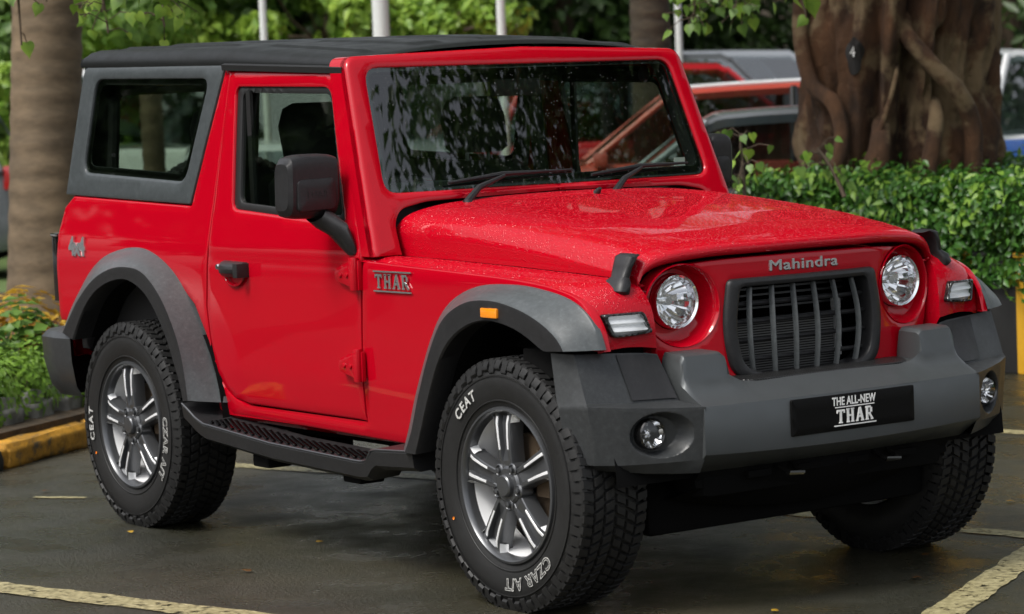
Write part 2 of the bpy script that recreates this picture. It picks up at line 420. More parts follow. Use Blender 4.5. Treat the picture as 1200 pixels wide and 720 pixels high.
    for rr, dy in ((ctrl[0], .012), (ctrl[-1], -.014)):
        c = np.mean(np.array(rr), axis=0); inner = [tuple(c + (np.array(p) - c) * .8 + np.array([0, dy * s, 0])) for p in rr]
        mbm.grid([rr, inner], M['black_pl'], closev=True); mbm.add(inner, [tuple(range(len(inner)))], M['black_pl'])
    mh = mbm.build('wing_mirror'); under(mh, o)
    ins = panel('mirror_insert', rnd([(-.975 if s > 0 else -.89, 1.318), (-.828, 1.322), (-.828, 1.218), (-.975 if s > 0 else -.89, 1.212)], .02), lambda y, z, d: (-.9935 - d, y * s, z), M['black_pl'], step=.03, r=.004, thick=.012); under(ins, mh)
    V, F = text_mesh('THAR', .03 if s > 0 else .012, .0015, 0, 1.2); V = V if s > 0 else [(v[0] - .04, v[1], v[2]) for v in V]; tb = MB(); tb.add([(-.9915, (-.90 + v[0] * s) * s, 1.268 + v[1]) for v in V], F, M['black_pl'])
    tt = tb.build('raised_lettering', smooth=False); under(tt, mh)
    arm = MB(); P = []
    for (x, y, z, a, bq) in [(-1.045, -.88 if s > 0 else -.86, 1.20, .055, .03), (-1.03, -.855 if s > 0 else -.845, 1.18, .062, .035), (-.995, -.828, 1.15, .062, .03), (-.965, -.812, 1.10, .045, .02), (-.955, -.800, 1.070, .030, .012)]:
        P.append([fl((x + a * math.cos(t), y + bq * math.sin(t) * .6, z + bq * math.sin(t) * .8)) for t in np.linspace(0, 2 * math.pi, 17)[:-1]])
    arm.grid(P, M['black_pl'], closev=True); ar = arm.build('mirror_arm'); under(ar, mh)
    arm.add(P[-1], [tuple(range(16))], M['black_pl'])
    gm = panel('mirror_glass', rnd([(-.975 if s > 0 else -.89, 1.38), (-.83, 1.38), (-.83, 1.21), (-.975 if s > 0 else -.89, 1.21)], .02), lambda y, z, d: (-1.108 + d, y * s, z), M['chrome'], step=.1, r=.003, thick=.008); under(gm, mh)
    return o
door_near = door_build(1); door_far = door_build(-1)

# ---- wing tops and wing faces (ruled from the bonnet gap round to the headlight-side face)
inn = [(-.93, 1.052), (-.6, 1.045), (-.2, 1.03), (.1, 1.016), (.27, 1.004), (.335, .985), (.372, .93), (.385, .87), (.388, .802)]
out = [(-.93, 1.043), (-.6, 1.033), (-.2, 1.017), (.02, 1.006), (.17, .99), (.27, .965), (.335, .92), (.352, .86), (.357, .802)]
inn = resamp(catmull(inn, 6), 46); out = resamp(catmull(out, 6), 46)
gapy = lin([(-.95, .675), (-.6, .665), (.0, .64), (.3, .612), (.39, .585)])
mb = MB(); P = []
for (a, b), (c, d) in zip(inn, out):
    row = []
    for t in np.linspace(0, 1, 14):
        yi = gapy(a); yo = .797 - max(0, c - .30) * .25
        y = yi + (yo - yi) * t; x = a + (c - a) * t ** 1.5; z = b + (d - b) * t ** 1.3 + .010 * math.sin(math.pi * t)
        if t > .9: z -= .0025; 
        row.append((x, -y, z))
    row.insert(0, (row[0][0] - .02, row[0][1] + .004, row[0][2] - .03)); row.insert(0, (row[0][0] - .12, row[0][1] + .004, row[0][2] - .03))
    P.append(row)
mb.grid(P, M['red_wet']); wt = mb.build('front_wing', ang=50); wt2 = both(wt)
# daytime lamp in each wing face
def drl(s):
    pts = rnd([(-.637, .914), (-.760, .912), (-.738, .846), (-.611, .853)], .012)
    pos = lambda y, z, d: (.389 - .55 * (max(0, -y - .66)) ** 1.3 + (.93 - z) * .10 - d, y * s, z)
    sc = lambda pts, k: [((p[0] + .6865) * k - .6865, (p[1] - .881) * (k if k > .9 else k * .95) + .881) for p in pts]
    o = panel('indicator_lamp', sc(pts, 1.08), lambda y, z, d: tuple(a + b for a, b in zip(pos(y, z, d), (.006, 0, 0))), M['black_gl'], holes=[sc(pts, .9)], step=.02, r=.004, thick=.03); under(o)
    r = panel('lamp_reflector', sc(pts, .93), lambda y, z, d: tuple(a + b for a, b in zip(pos(y, z, d), (-.004 - .006 * math.sin(z * 260), 0, 0))), M['alloy'], step=.008, r=.002, thick=0); under(r, o)
    l = panel('lamp_lens', sc(pts, .95), lambda y, z, d: tuple(a + b for a, b in zip(pos(y, z, d), (.004, 0, 0))), M['lens'], step=.02, r=.003, thick=0); under(l, o)
drl(1); drl(-1)

# ---- bonnet
zc = lin([(-.95, 1.138), (-.85, 1.14), (-.43, 1.118), (-.06, 1.078), (.2, 1.04), (.34, 1.015)])
zt = lin([(-.95, 1.236), (-.85, 1.236), (-.64, 1.226), (-.2, 1.19), (.0, 1.168), (.2, 1.140), (.32, 1.118), (.38, 1.10)])
zl = lin([(-.95, 1.056), (-.6, 1.047), (-.2, 1.032), (.1, 1.018), (.27, 1.006), (.30, .99), (.45, .94)])
bw = lin([(-.95, .672), (-.6, .662), (0, .637), (.3, .609), (.4, .584)])
def bprof(x):
    w = bw(x); l, c, t = zl(x), zc(x), zt(x); k = (t - c)
    return catmull([(w, l), (w + .002, l + (c - l) * .5), (w, c), (w - .022, c + .40 * k), (w - .075, c + .66 * k), (w - .17, c + .83 * k), (.30, c + .95 * k), (.14, c + .99 * k), (0, t)], 5)
def xfront(y): return .41 - .20 * y * y
P = []; NU = 60
us = list(np.linspace(0, 1, NU))
n = len(bprof(0))
for u in us:
    row = []
    for j in range(n):
        q = bprof(-.9)[j]; tt = min(1, j / 22)
        xr = -.945 + .115 * (tt ** .8)
        yy = bprof(.35)[j][0]; xf = xfront(yy) - .02
        if j < 12: xf = min(xf, .335 + .0 * j)
        x = xr + (xf - xr) * u; p = bprof(x)[j]
        row.append((x, -p[0], p[1]))
    P.append(row)
# rolled front lip
last = P[-1]
for dx, dz, k in ((.010, -.004, 0), (.017, -.013, 0), (.019, -.026, 0), (.012, -.036, 0), (-.01, -.037, 0)):
    row = []
    for j, (x, y, z) in enumerate(last):
        t = min(1, j / 12); t = t * t * (3 - 2 * t)
        row.append((x + dx * (t * .6 + .4), y * (1 + 0) + (0 if t > .5 else -dz * .9 * (1 - t)), z + dz * t))
    P.append(row)
P = [[(x, y, z) for x, y, z in r] + [(x, -y, z) for x, y, z in r[-2::-1]] for r in P]
mb = MB(); mb.grid(P, M['red_wet']); bon = mb.build('bonnet', ang=60); under(bon)
# rain drops lying on bonnet, wings and windscreen: small real domes
M['drop'] = mat('water_over_red', (.50, .01, .02), .0, 0, 1.0); M['drop_clear'] = mat('water_on_glass', (.10, .11, .11), .0, 0, 1.0)
def drops(name, host, n, r0, r1, m, parent, seed, keep):
    rr = np.random.default_rng(seed); me = host.data; me.calc_loop_triangles(); tr = np.array([t.vertices[:] for t in me.loop_triangles]); co = np.array([v.co[:] for v in me.vertices])
    A, B, C_ = co[tr[:, 0]], co[tr[:, 1]], co[tr[:, 2]]; N_ = np.cross(B - A, C_ - A); ar = np.linalg.norm(N_, axis=1); N_ = N_ / (ar[:, None] + 1e-12)
    k = keep((A + B + C_) / 3, N_); ar = ar * k; idx = rr.choice(len(tr), n, p=ar / ar.sum()); u = rr.random((n, 1)); v = rr.random((n, 1)); f = (u + v) > 1; u = np.where(f, 1 - u, u); v = np.where(f, 1 - v, v)
    P = A[idx] + (B - A)[idx] * u + (C_ - A)[idx] * v; Nn = N_[idx]; Nn *= np.sign((Nn * np.array([.5, -.35, 1])).sum(1))[:, None]
    T = np.cross(Nn, np.array([.3, .9, .1])); T /= np.linalg.norm(T, axis=1)[:, None]; S = np.cross(Nn, T); R0 = (r0 + (r1 - r0) * rr.random(n) ** 2.5)[:, None]
    V = []; 
    for q, h in ((1.0, 0.), (.78, .20), (.40, .34)):
        for k2 in range(7): a = 2 * math.pi * k2 / 7; V.append(P + (T * math.cos(a) + S * math.sin(a)) * R0 * q + Nn * R0 * h)
    V.append(P + Nn * R0 * .38); V = np.stack(V, 1).reshape(-1, 3); F = []
    base = [(a, (a + 1) % 7, 7 + (a + 1) % 7, 7 + a) for a in range(7)] + [(7 + a, 7 + (a + 1) % 7, 14 + (a + 1) % 7, 14 + a) for a in range(7)]; tri = [(14 + a, 14 + (a + 1) % 7, 21) for a in range(7)]
    for i in range(n): F += [tuple(i * 22 + x for x in f2) for f2 in base + tri]
    q = bpy.data.meshes.new(name); q.from_pydata(V.tolist(), [], F); q.materials.append(m); q.shade_smooth(); o = link(name, q, parent); o['kind'] = 'stuff'; return o
drops('rain_drops', bon, 11000, .0009, .0025, M['drop'], bon, 1, lambda c, n_: (np.abs(n_[:, 2]) > .15).astype(float) * (c[:, 1] < .62))
# plug under the bonnet so nothing shows through the gap
mb = MB(); mb.box((-.42, 0, .88), (1.0, 1.20, .22), M['void']); mb.box((-.85, 0, .85), (.2, 1.5, .36), M['void']); eb = mb.build('engine_bay', smooth=False); under(eb)
# bonnet latches: a hooked rubber strap over a stubby base
def latch(s):
    mb = MB(); P = []
    for (x, y, z, w, th) in [(.295, -.592, 1.078, .020, .012), (.30, -.602, 1.083, .026, .016), (.302, -.618, 1.075, .029, .020), (.302, -.634, 1.045, .026, .017), (.300, -.642, 1.015, .024, .018), (.300, -.652, 1.000, .034, .030), (.300, -.660, .975, .036, .032), (.300, -.656, .962, .030, .024)]:
        w *= 1.55; P.append([(x + w * (abs(math.cos(a)) ** .6) * (1 if math.cos(a) > 0 else -1), (y - th * (abs(math.sin(a)) ** .6) * (1 if math.sin(a) > 0 else -.5)) * s, z + .003 * math.sin(a)) for a in np.linspace(0, 2 * math.pi, 21)[:-1]])
    mb.grid(P, M['black_pl'], closev=True)
    for r in (P[0], P[-1]): mb.add(r, [tuple(range(20))], M['black_pl'])
    o = mb.build('bonnet_latch', ang=45); under(o)
latch(1); latch(-1)

# ---- grille panel
def xfas(y, z): return .400 - .20 * y * y + .03 * (.98 - z)
fz = [(0, 1.052), (.25, 1.05), (.40, 1.043), (.47, 1.030), (.525, 1.003), (.553, .965), (.562, .92), (.556, .85), (.545, .80), (.515, .735), (.485, .675), (.465, .655), (.40, .60), (0, .58)]
half = catmull(fz, 4); half = [(y * (1 + .035 * min(1, y / .5)), z) for y, z in half]; fas = [(-y, z) for y, z in half] + [(y, z) for y, z in half[-2:0:-1]]
gr_half = rnd([(-.292, .982), (.292, .982), (.318, .84), (.292, .70), (.20, .668), (-.20, .668), (-.292, .70), (-.318, .84)], [.02, .02, .1, .05, .05, .05, .05, .1])
circ = lambda cy, cz, r, n=40: [(cy + r * math.cos(2 * math.pi * k / n), cz + r * math.sin(2 * math.pi * k / n)) for k in range(n)]
HZ = .930; HY = .458
fp = panel('grille_panel', fas, lambda y, z, d: (xfas(y, z) - d, y, z), M['red'], holes=[gr_half, circ(-HY, HZ - .012, .125), circ(HY, HZ - .012, .125)], step=.022, r=.006, thick=.05); under(fp)
V, F = text_mesh('Mahindra', .062, .003, 0, 1.08); mb = MB()
for k, (da, dz_) in enumerate(((-.0012, .0), (.0012, .0004), (0, -.0009))): mb.add([(xfas(v[0] * 1.14, 1.02) + .003 + v[2] + k * .0002, v[0] * 1.14 - .004 + da, 1.018 + dz_ + v[1] * .74) for v in V], F, M['silver_t'])
mb.add([(xfas(v[0] * 1.14, 1.02) + .0012 + v[2] * .5, v[0] * 1.14 - .001, 1.0150 + v[1] * .76) for v in V], F, M['black_gl'])
mb2 = mb.build('maker_badge', smooth=False); under(mb2, fp)
# headlight bowls and lamps
def headlight(s):
    mb = MB(); cy, cz = -HY, HZ - .012; cy2, cz2 = -.462, HZ
    P = []
    for k, (t, r, dx) in enumerate([(0, .1275, .001), (0, .1250, .006), (.0, .1195, -.002), (.08, .1165, -.020), (.30, .113, -.040), (.75, .101, -.055), (1, .086, -.058), (1, .083, -.10)]):
        c_y = cy + (cy2 - cy) * t; c_z = cz + (cz2 - cz) * t
        P.append([(xfas(c_y + r * math.cos(a), .95) * (1 - t) + .345 * t + dx * (1 - t * .4) + (0), (c_y + r * math.cos(a)) * s, c_z + r * math.sin(a)) for a in np.linspace(0, 2 * math.pi, 49)[:-1]])
    mb.grid(P, M['red'], closev=True)
    bowl = mb.build('headlight_bowl'); under(bowl)
    hl = MB()
    ring = lambda r, x: [(x, cy2 * s + r * math.cos(a), cz2 + r * math.sin(a)) for a in np.linspace(0, 2 * math.pi, 49)[:-1]]
    hl.grid([ring(.0835, .30), ring(.084, .336), ring(.081, .342), ring(.075, .336), ring(.075, .32)], M['chrome'], closev=True)
    h = hl.build('headlight'); under(h)
    rf = MB(); P = []
    for r, x in ((.075, .325), (.072, .305), (.055, .275), (.035, .258), (.016, .252)):
        P.append([(x + .004 * (1 if int(a * 9 / math.pi) % 2 else -1) * (r / .08), cy2 * s + r * math.cos(a), cz2 + r * math.sin(a)) for a in np.linspace(0, 2 * math.pi, 73)[:-1]])
    rf.grid(P, M['chrome'], closev=True); rf.add(P[-1], [tuple(range(72))], M['chrome'])
    # bulb shield
    rf.tube([(.258, cy2 * s, cz2), (.30, cy2 * s, cz2)], .013, M['chrome'], 16)
    q = rf.build('reflector', ang=20); under(q, h)
    ln = MB(); P = [ring(r, x) for r, x in ((.076, .337), (.07, .344), (.05, .351), (.025, .355), (.002, .356))]
    ln.grid(P, M['lens'], closev=True); l = ln.build('headlight_lens'); under(l, h)
headlight(1); headlight(-1)
# grille frame, bars, radiator
sc = lambda pts, k, k2=None: [(p[0] * k, (p[1] - .825) * (k2 or k) + .825) for p in pts]
gf = panel('grille', sc(gr_half, 1.035), lambda y, z, d: (xfas(y, z) + .016 - d, y, z), M['black_pl'], holes=[sc(gr_half, .885, .86)], step=.02, r=.012, thick=.075); under(gf)
for i, y in enumerate(np.linspace(-.208, .208, 6)):
    mb = MB(); P = []
    for z in np.linspace(.958, .685, 14):
        t = (.965 - z) / .28; x = xfas(y, z) - .004 + .012 * math.sin(math.pi * t) ; yy = y * (1 + .08 * math.sin(math.pi * t) ); w = .0058
        P.append([(x - .016, yy - w, z), (x - .002, yy - w, z), (x + .003, yy, z), (x - .002, yy + w, z), (x - .016, yy + w, z)])
    mb.grid(P, M['flare']); o = mb.build('grille_bar', ang=50); under(o, gf)
mb = MB()
for z in (.905, .85, .793, .735):
    P = []
    for y in np.linspace(-.28, .28, 20):
        x = xfas(y, z) - .022
        P.append([(x, y, z - .006), (x + .004, y, z), (x, y, z + .006), (x - .02, y, z + .006)])
    mb.grid(P, M['black_pl'])
o = mb.build('cross_bar'); under(o, gf)
M['mesh'] = mat('radiator_fins', (.05, .05, .052), .45, .6)
t = M['mesh']; N, L, b = nodes(t); tc = N.new('ShaderNodeTexCoord'); wv = N.new('ShaderNodeTexWave'); wv.wave_type = 'BANDS'; wv.bands_direction = 'Z'; wv.inputs['Scale'].default_value = 40
L.new(tc.outputs['Object'], wv.inputs[0]); setcol(t, ramp(t, wv.outputs[0], [(.35, (.008, .008, .008)), (.6, (.16, .16, .16))]))
mb = MB(); mb.box((.295, -.02, .755), (.02, .44, .17), M['mesh']); mb.box((.30, -.02, .847), (.03, .46, .012), M['gun']); mb.box((.30, .215, .80), (.03, .014, .18), M['alloy'])
for z in np.linspace(.88, .96, 5): mb.box((.26, 0, z), (.01, .56, .006), M['gun'])
o = mb.build('radiator', smooth=False); under(o)
mb = MB(); mb.box((.09, 0, .80), (.01, 1.16, .42), M['void']); o = mb.build('radiator_shroud', smooth=False); under(o)

# ---- front bumper
fb = MB()
hump = lambda y: max(0., min(1., (.566 - abs(y)) / .012)) if abs(y) > .50 else max(0., min(1., (abs(y) - .335) / .085))
def sm(t): return t * t * (3 - 2 * t)
P = []
for y in np.linspace(-.566, .566, 131):
    h = sm(hump(y)); fx_ = .605 - .085 * y * y
    shelf = .40 if abs(y) < .40 else .42
    bow = .02 * (1 - (y / .55) ** 2)
    zt_ = .695 + .088 * h
    if abs(y) < .40: zt_ = .688 - .010 * (1 - (y / .4) ** 2)
    row = [(fx_ - .16, y, .425), (fx_ - .09, y, .430), (fx_ - .018, y, .478 - bow * .5), (fx_, y, .492 - bow * .5), (fx_ + .001, y, .50), (fx_, y, .628), (fx_ - .004, y, .635), (fx_ - .012, y, .639),
           (fx_ - .055, y, .66 + .002 * h), (fx_ - .088, y, .682 + .01 * h), (fx_ - .100 - .0 * h, y, .688 + .03 * h), (fx_ - .106, y, .688 + (zt_ - .688) * .8 if h > 0 else zt_), (fx_ - .112, y, .688 + (zt_ - .688) * .93 if h > 0 else zt_), (fx_ - .125, y, zt_), (fx_ - .20, y, zt_ + .003), (fx_ - .21, y, zt_ - .05)]
    P.append(row)
fb.grid(P, M['bumper_c'])
for r in (P[0], P[-1]): fb.add(r, [tuple(range(len(r)))], M['bumper_c'])
bump_o = fb.build('front_bumper', ang=32); under(bump_o)
# perforated shelf in front of the grille
M['perf'] = mat('perforated_black', (.012, .012, .012), .35)
t = tex(M['perf'], 'vor', 95); t.inputs['Randomness'].default_value = .15; bump(M['perf'], t.outputs[0], 1, .006)
mb = MB(); mb.grid([[(.56 - .085 * y * y - .052 - a, y, .684 + a * .06 + .004) for a in (0, .06, .16)] for y in np.linspace(-.36, .36, 20)], M['perf'])
# rounded outline of the shelf
o = panel('bumper_shelf', rnd([(-.33, .505), (.33, .505), (.385, .42), (.385, .38), (-.385, .38), (-.385, .42)], .05), lambda y, x, d: (x, y, .6905 + (.5 - x) * .03 - d * .4), M['perf'], step=.03, r=.006, thick=.02); under(o, bump_o)
# number plate with lettering
pz = .571
o = panel('number_plate', rnd([(-.252, pz + .057), (.252, pz + .057), (.252, pz - .054), (-.252, pz - .054)], .006), lambda y, z, d: (.6085 - .02 * y * y - d, y, z), M['plate'], step=.05, r=.002, thick=.012); under(o, bump_o)
V, F = text_mesh('THE ALL-NEW', .0355, .0004, .0008, 1.04); mb = MB(); mb.add([(.6098 + v[2], v[0] * .76 - .002, pz + .0345 + v[1]) for v in V], F, M['white'])
V, F = slab_word('THAR', .150, .043, .006, lambda x, y, l: (.610 + l, x - .001, pz - .010 + y)); mb.add(V, F, M['white'])
for z0, w_, h_ in ((pz + .0175, .160, .0028), (pz - .0385, .172, .0035)): mb.box((.611, .0, z0), (.002, w_, h_), M['white'])
o2 = mb.build('plate_lettering', smooth=False); under(o2, o)

# bumper wings: plan polyline of ridge, top edge and bottom edge
def wing(s):
    mb = MB()
    top = [(.385, -.583, .784), (.380, -.62, .790), (.378, -.67, .794), (.372, -.735, .798), (.345, -.862, .803), (.265, -.888, .806)]
    mid = [(.475, -.578, .650), (.465, -.60, .652), (.450, -.66, .652), (.430, -.72, .652), (.396, -.862, .662), (.29, -.89, .660)]
    rid = [(.579, -.560, .636), (.545, -.63, .638), (.505, -.70, .640), (.462, -.78, .645), (.405, -.864, .652), (.30, -.893, .650)]
    rid2 = [(.579, -.560, .626), (.545, -.63, .628), (.505, -.70, .630), (.462, -.78, .635), (.405, -.864, .642), (.30, -.893, .640)]
    low = [(.565, -.560, .48), (.535, -.63, .478), (.497, -.70, .476), (.455, -.775, .475), (.405, -.845, .478), (.32, -.872, .48)]
    bot = [(.54, -.560, .437), (.51, -.63, .44), (.475, -.70, .445), (.435, -.765, .452), (.385, -.825, .46), (.31, -.845, .47)]
    bk = [(.40, -.560, .42), (.40, -.62, .425), (.38, -.69, .43), (.34, -.74, .44), (.31, -.78, .46), (.28, -.80, .47)]
    fl = lambda p: (p[0], p[1] * s, p[2])
    rows = [[fl(p) for p in r] for r in (top, mid, rid, rid2, low, bot, bk)]
    # the band between rid2 and low carries the fog-lamp recess: a dense displaced sheet
    mb.grid(rows[:4], M['bumper']); mb.grid(rows[4:], M['bumper'])
    A = resamp(rid2, 90); B = resamp(low, 90); G = []
    for a, b in zip(A, B):
        col = []
        for t in np.linspace(0, 1, 46):
            p = np.array(a) * (1 - t) + np.array(b) * t
            dy = (p[1] + .676) / .080; dz = (p[2] - .560) / .064; q = (dy * dy + dz * dz) ** .5
            if q < 1.06:
                dep = .05 * min(1, (1.06 - q) / .22)
                p = p + np.array([-dep * (.45 + .55 * min(1, max(0, (p[1] + .75) / .09))), 0, 0])
            col.append(fl(tuple(p)))
        G.append(col)
    mb.grid(G, M['bumper'])
    o = mb.build('bumper_wing', ang=28); under(o)
    # matt inset facet on the wing's upper face
    def onface(t, k):   # t along 1..3 (y), k from top(0) to mid(1)
        i = min(int(t), 4); f = t - i
        a = np.array(top[i]) * (1 - f) + np.array(top[i + 1]) * f; b = np.array(mid[i]) * (1 - f) + np.array(mid[i + 1]) * f
        return a * (1 - k) + b * k + np.array([.004, -.001, .002])
    g = MB(); g.grid([[fl(tuple(onface(t, k))) for k in np.linspace(.04, .96, 6)] for t in np.linspace(.15, 2.95, 12)], M['black_pl']); f = g.build('facet_trim'); under(f, o)
    # fog lamp
    cy, cz, cx = -.690, .562, .486
    g = MB(); ring = lambda r, x: [fl((x, cy + r * math.cos(a), cz + r * math.sin(a))) for a in np.linspace(0, 2 * math.pi, 33)[:-1]]
    g.grid([ring(.047, cx - .05), ring(.047, cx), ring(.044, cx + .004), ring(.040, cx)], M['black_gl'], closev=True)
    fo = g.build('fog_lamp'); under(fo, o)
    g = MB(); P = []
    for r, x in ((.040, cx - .002), (.032, cx - .015), (.018, cx - .028), (.010, cx - .018), (.003, cx - .012)):
        P.append([fl((x + .003 * (1 if k % 4 < 2 else -1), cy + r * math.cos(a), cz + r * math.sin(a))) for k, a in enumerate(np.linspace(0, 2 * math.pi, 33)[:-1])])
    g.grid(P, M['chrome'], closev=True); rr = g.build('fog_reflector', ang=20); under(rr, fo)
    g = MB(); g.grid([ring(.041, cx + .001), ring(.03, cx + .008), ring(.014, cx + .012), ring(.001, cx + .013)], M['lens'], closev=True); ll = g.build('fog_lens'); under(ll, fo)
wing(1); wing(-1)
# skid plate and lower members
mb = MB()
P = []
for y in np.linspace(-.52, .52, 27):
    w_ = abs(y) / .52; k = .006 * math.sin(y * 60)
    P.append([(.50, y, .44), (.515 - .05 * w_, y, .40 + k), (.47, y, .34 + .04 * w_), (.36, y, .27 + .07 * w_ ** 2), (.10, y, .24 + .05 * w_)])
mb.grid(P, M['under'])
for y in (-.30, -.1, .1, .3): mb.box((.50, y, .405), (.02, .09, .02), M['under'])
for y in (-.2, .2): mb.tube([(.50, y - .03, .42), (.56, y - .025, .40), (.56, y + .025, .40), (.50, y + .03, .42)], .009, M['black_gl'], 8)
o = mb.build('skid_plate', ang=25); under(o)

for s in (1, -1): mb = MB(); mb.box((.20, -.72 * s, .765), (.28, .24, .08), M['void']); o = mb.build('gap_filler', smooth=False); under(o)  # added black box, fills the see-through gap between wing and bumper
mb = MB(); mb.box((.14, 0, .315), (.34, 1.16, .20), M['under']); mb.box((.40, 0, .40), (.16, 1.0, .12), M['under'])
o = mb.build('cross_member', bevel=.04); under(o)
# ---- wheel-arch flares
def flare(O, L1, L2, yO, y1, name='wheel_arch_flare'):
    N = 60; O = resamp(catmull(O, 6), N); L1 = resamp(catmull(L1, 6), N); L2 = resamp(catmull(L2, 6), N)
    mb = MB(); P = []
    for (a, b), (c, d), (e, f) in zip(O, L1, L2):
        o_, l_, m_ = np.array((a, -yO(b), b)), np.array((c, -y1, d)), np.array((e, -y1 - .002, f))
        row = [o_ + np.array((0, .012, 0)), o_ + np.array((0, -.006, 0)), o_ * .93 + l_ * .07 + np.array((0, -.004, 0))]
        for t in (.3, .5, .7, .86, .95): row.append(o_ * (1 - t) + l_ * t + np.array((0, -.010 * math.sin(math.pi * t), 0)))
        row += [l_ + np.array((0, -.002, 0)), l_ * .9 + m_ * .1 + np.array((0, -.003, 0))]
        for t in (.5, .93): row.append(l_ * (1 - t) + m_ * t)
        row += [m_ + np.array((0, .006, 0)), m_ + np.array((0, .08, .004))]
        P.append([tuple(q) for q in row])
    mb.grid([r[:9] for r in P], M['flare']); mb.grid([r[8:] for r in P], M['black_pl'])  # inner band's shade is put into its colour: black over one grey plastic
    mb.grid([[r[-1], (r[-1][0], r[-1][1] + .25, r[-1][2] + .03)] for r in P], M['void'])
    for r in (P[0], P[-1]): mb.add(r, [tuple(range(len(r)))], M['flare'])
    o = mb.build(name, ang=38); return o
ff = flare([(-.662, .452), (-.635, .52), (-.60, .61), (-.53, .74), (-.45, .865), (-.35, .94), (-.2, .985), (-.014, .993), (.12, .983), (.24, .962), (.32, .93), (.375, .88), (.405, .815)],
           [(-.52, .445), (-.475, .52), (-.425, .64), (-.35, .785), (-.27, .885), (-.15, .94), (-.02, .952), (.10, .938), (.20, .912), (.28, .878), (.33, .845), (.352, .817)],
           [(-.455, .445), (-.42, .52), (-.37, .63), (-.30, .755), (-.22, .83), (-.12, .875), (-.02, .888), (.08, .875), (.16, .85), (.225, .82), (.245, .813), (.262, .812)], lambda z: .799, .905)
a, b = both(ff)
for o, s in ((a, 1), (b, -1)):
    mb = MB(); mb.box((-.012, -.909 * s, .915), (.085, .012, .030), M['amber']); mk = mb.build('side_marker', bevel=.004); under(mk, o)
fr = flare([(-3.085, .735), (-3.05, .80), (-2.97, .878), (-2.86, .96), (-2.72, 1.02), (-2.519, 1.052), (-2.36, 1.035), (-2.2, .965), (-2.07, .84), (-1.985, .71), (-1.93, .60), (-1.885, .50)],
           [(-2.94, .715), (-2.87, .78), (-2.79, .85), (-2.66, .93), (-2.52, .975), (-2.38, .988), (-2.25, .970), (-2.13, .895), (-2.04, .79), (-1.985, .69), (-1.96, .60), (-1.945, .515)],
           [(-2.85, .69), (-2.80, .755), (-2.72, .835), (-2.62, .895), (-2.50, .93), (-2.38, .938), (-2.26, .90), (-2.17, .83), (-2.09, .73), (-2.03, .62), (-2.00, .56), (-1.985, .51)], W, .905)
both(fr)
# wheel wells
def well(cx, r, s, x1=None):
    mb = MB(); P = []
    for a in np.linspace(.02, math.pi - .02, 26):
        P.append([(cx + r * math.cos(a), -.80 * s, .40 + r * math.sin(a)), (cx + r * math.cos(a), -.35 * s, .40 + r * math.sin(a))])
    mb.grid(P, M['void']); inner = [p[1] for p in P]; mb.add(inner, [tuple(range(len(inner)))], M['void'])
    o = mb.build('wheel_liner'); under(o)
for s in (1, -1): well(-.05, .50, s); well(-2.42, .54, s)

# ---- windscreen frame
SL = .393
def mws(y, z, d, off=0):
    x = -.887 - (z - 1.258) * SL + .045 * (1 - (y / .72) ** 2) * 0 - .03 * (y / .7) ** 2 + .03
    return (x + off - d, y, z)
gl_ = rnd([(-.695, 1.262), (.695, 1.262), (.655, 1.680), (-.655, 1.680)], .05)
fr_out = rnd([(-.795, 1.055), (-.690, 1.055), (-.688, 1.16), (-.655, 1.205), (-.55, 1.225), (0, 1.235), (.55, 1.225), (.655, 1.205), (.688, 1.16), (.690, 1.055), (.795, 1.055), (.775, 1.25), (.722, 1.722), (0, 1.742), (-.722, 1.722), (-.775, 1.25)],
             [.004, .004, .03, .03, .03, 0, .03, .03, .03, .004, .004, .02, .045, 0, .045, .02], 6)
ws = panel('windscreen_frame', fr_out, mws, M['red'], holes=[gl_], step=.022, r=.014, thick=.04); under(ws)
it = panel('pillar_trim', [(p[0] * .985, p[1] - .0) for p in fr_out], lambda y, z, d: mws(y, z, d, -.041), M['dash'], holes=[gl_], step=.06, r=.002, thick=.06); under(it, ws)
mb = MB()
for a_ in (0,): mb.grid([[(mws(y, z, 0, -.015)[0], y * 1.0, z), (mws(y, z, 0, -.11)[0], y * 1.0, z)] for y, z in fr_out], M['red'], closeu=True)
sk_ = mb.build('pillar_skin', ang=40); under(sk_, ws)
sc2 = lambda pts, k: [(p[0] * (1 - k / .68), (p[1] - 1.471) * (1 - k / .209) + 1.471) for p in pts]
fritm = MB(); fr2 = panel('black_border', gl_, lambda y, z, d: mws(y, z, d, -.012), M['black_gl'], holes=[rnd([(-.665, 1.295), (.665, 1.295), (.64, 1.668), (-.64, 1.668)], .03)], step=.03, r=.002, thick=.004); under(fr2, ws)
wg = panel('windscreen_glass', sc2(gl_, -.003), lambda y, z, d: mws(y, z, 0, -.009), M['wglass'], step=.04, r=.004, thick=0); under(wg, ws)
mb = MB(); mb.box((-.955 + .02, .60, 1.31), (.002, .05, .03), M['white']); st = mb.build('windscreen_sticker', smooth=False); under(st, ws)
def wiper(y0, y1, y2):
    mb = MB(); q = lambda y, z, off: Vector(mws(y, z, 0, off))
    base = q(y0, 1.215, .045)
    mb.tube([base + Vector((.03, 0, -.015)), base + Vector((.02, 0, .01))], .016, M['black_pl'], 12)
    mb.tube([base + Vector((.01, 0, .0)), q(y0 + .08, 1.265, .038), q(y1, 1.300, .03)], [.014, .011, .006], M['black_pl'], 8)
    mb.tube([q(y1 - .22, 1.285, .012), q(y1, 1.305, .02), q(y2, 1.306, .010)], [.005, .009, .004], M['black_pl'], 8)
    o = mb.build('wiper'); under(o)
wiper(-.44, -.24, .06); wiper(.18, .36, .60)
drops('rain_drops', wg, 500, .0010, .0020, M['drop_clear'], wg, 3, lambda c, n_: np.ones(len(c)))
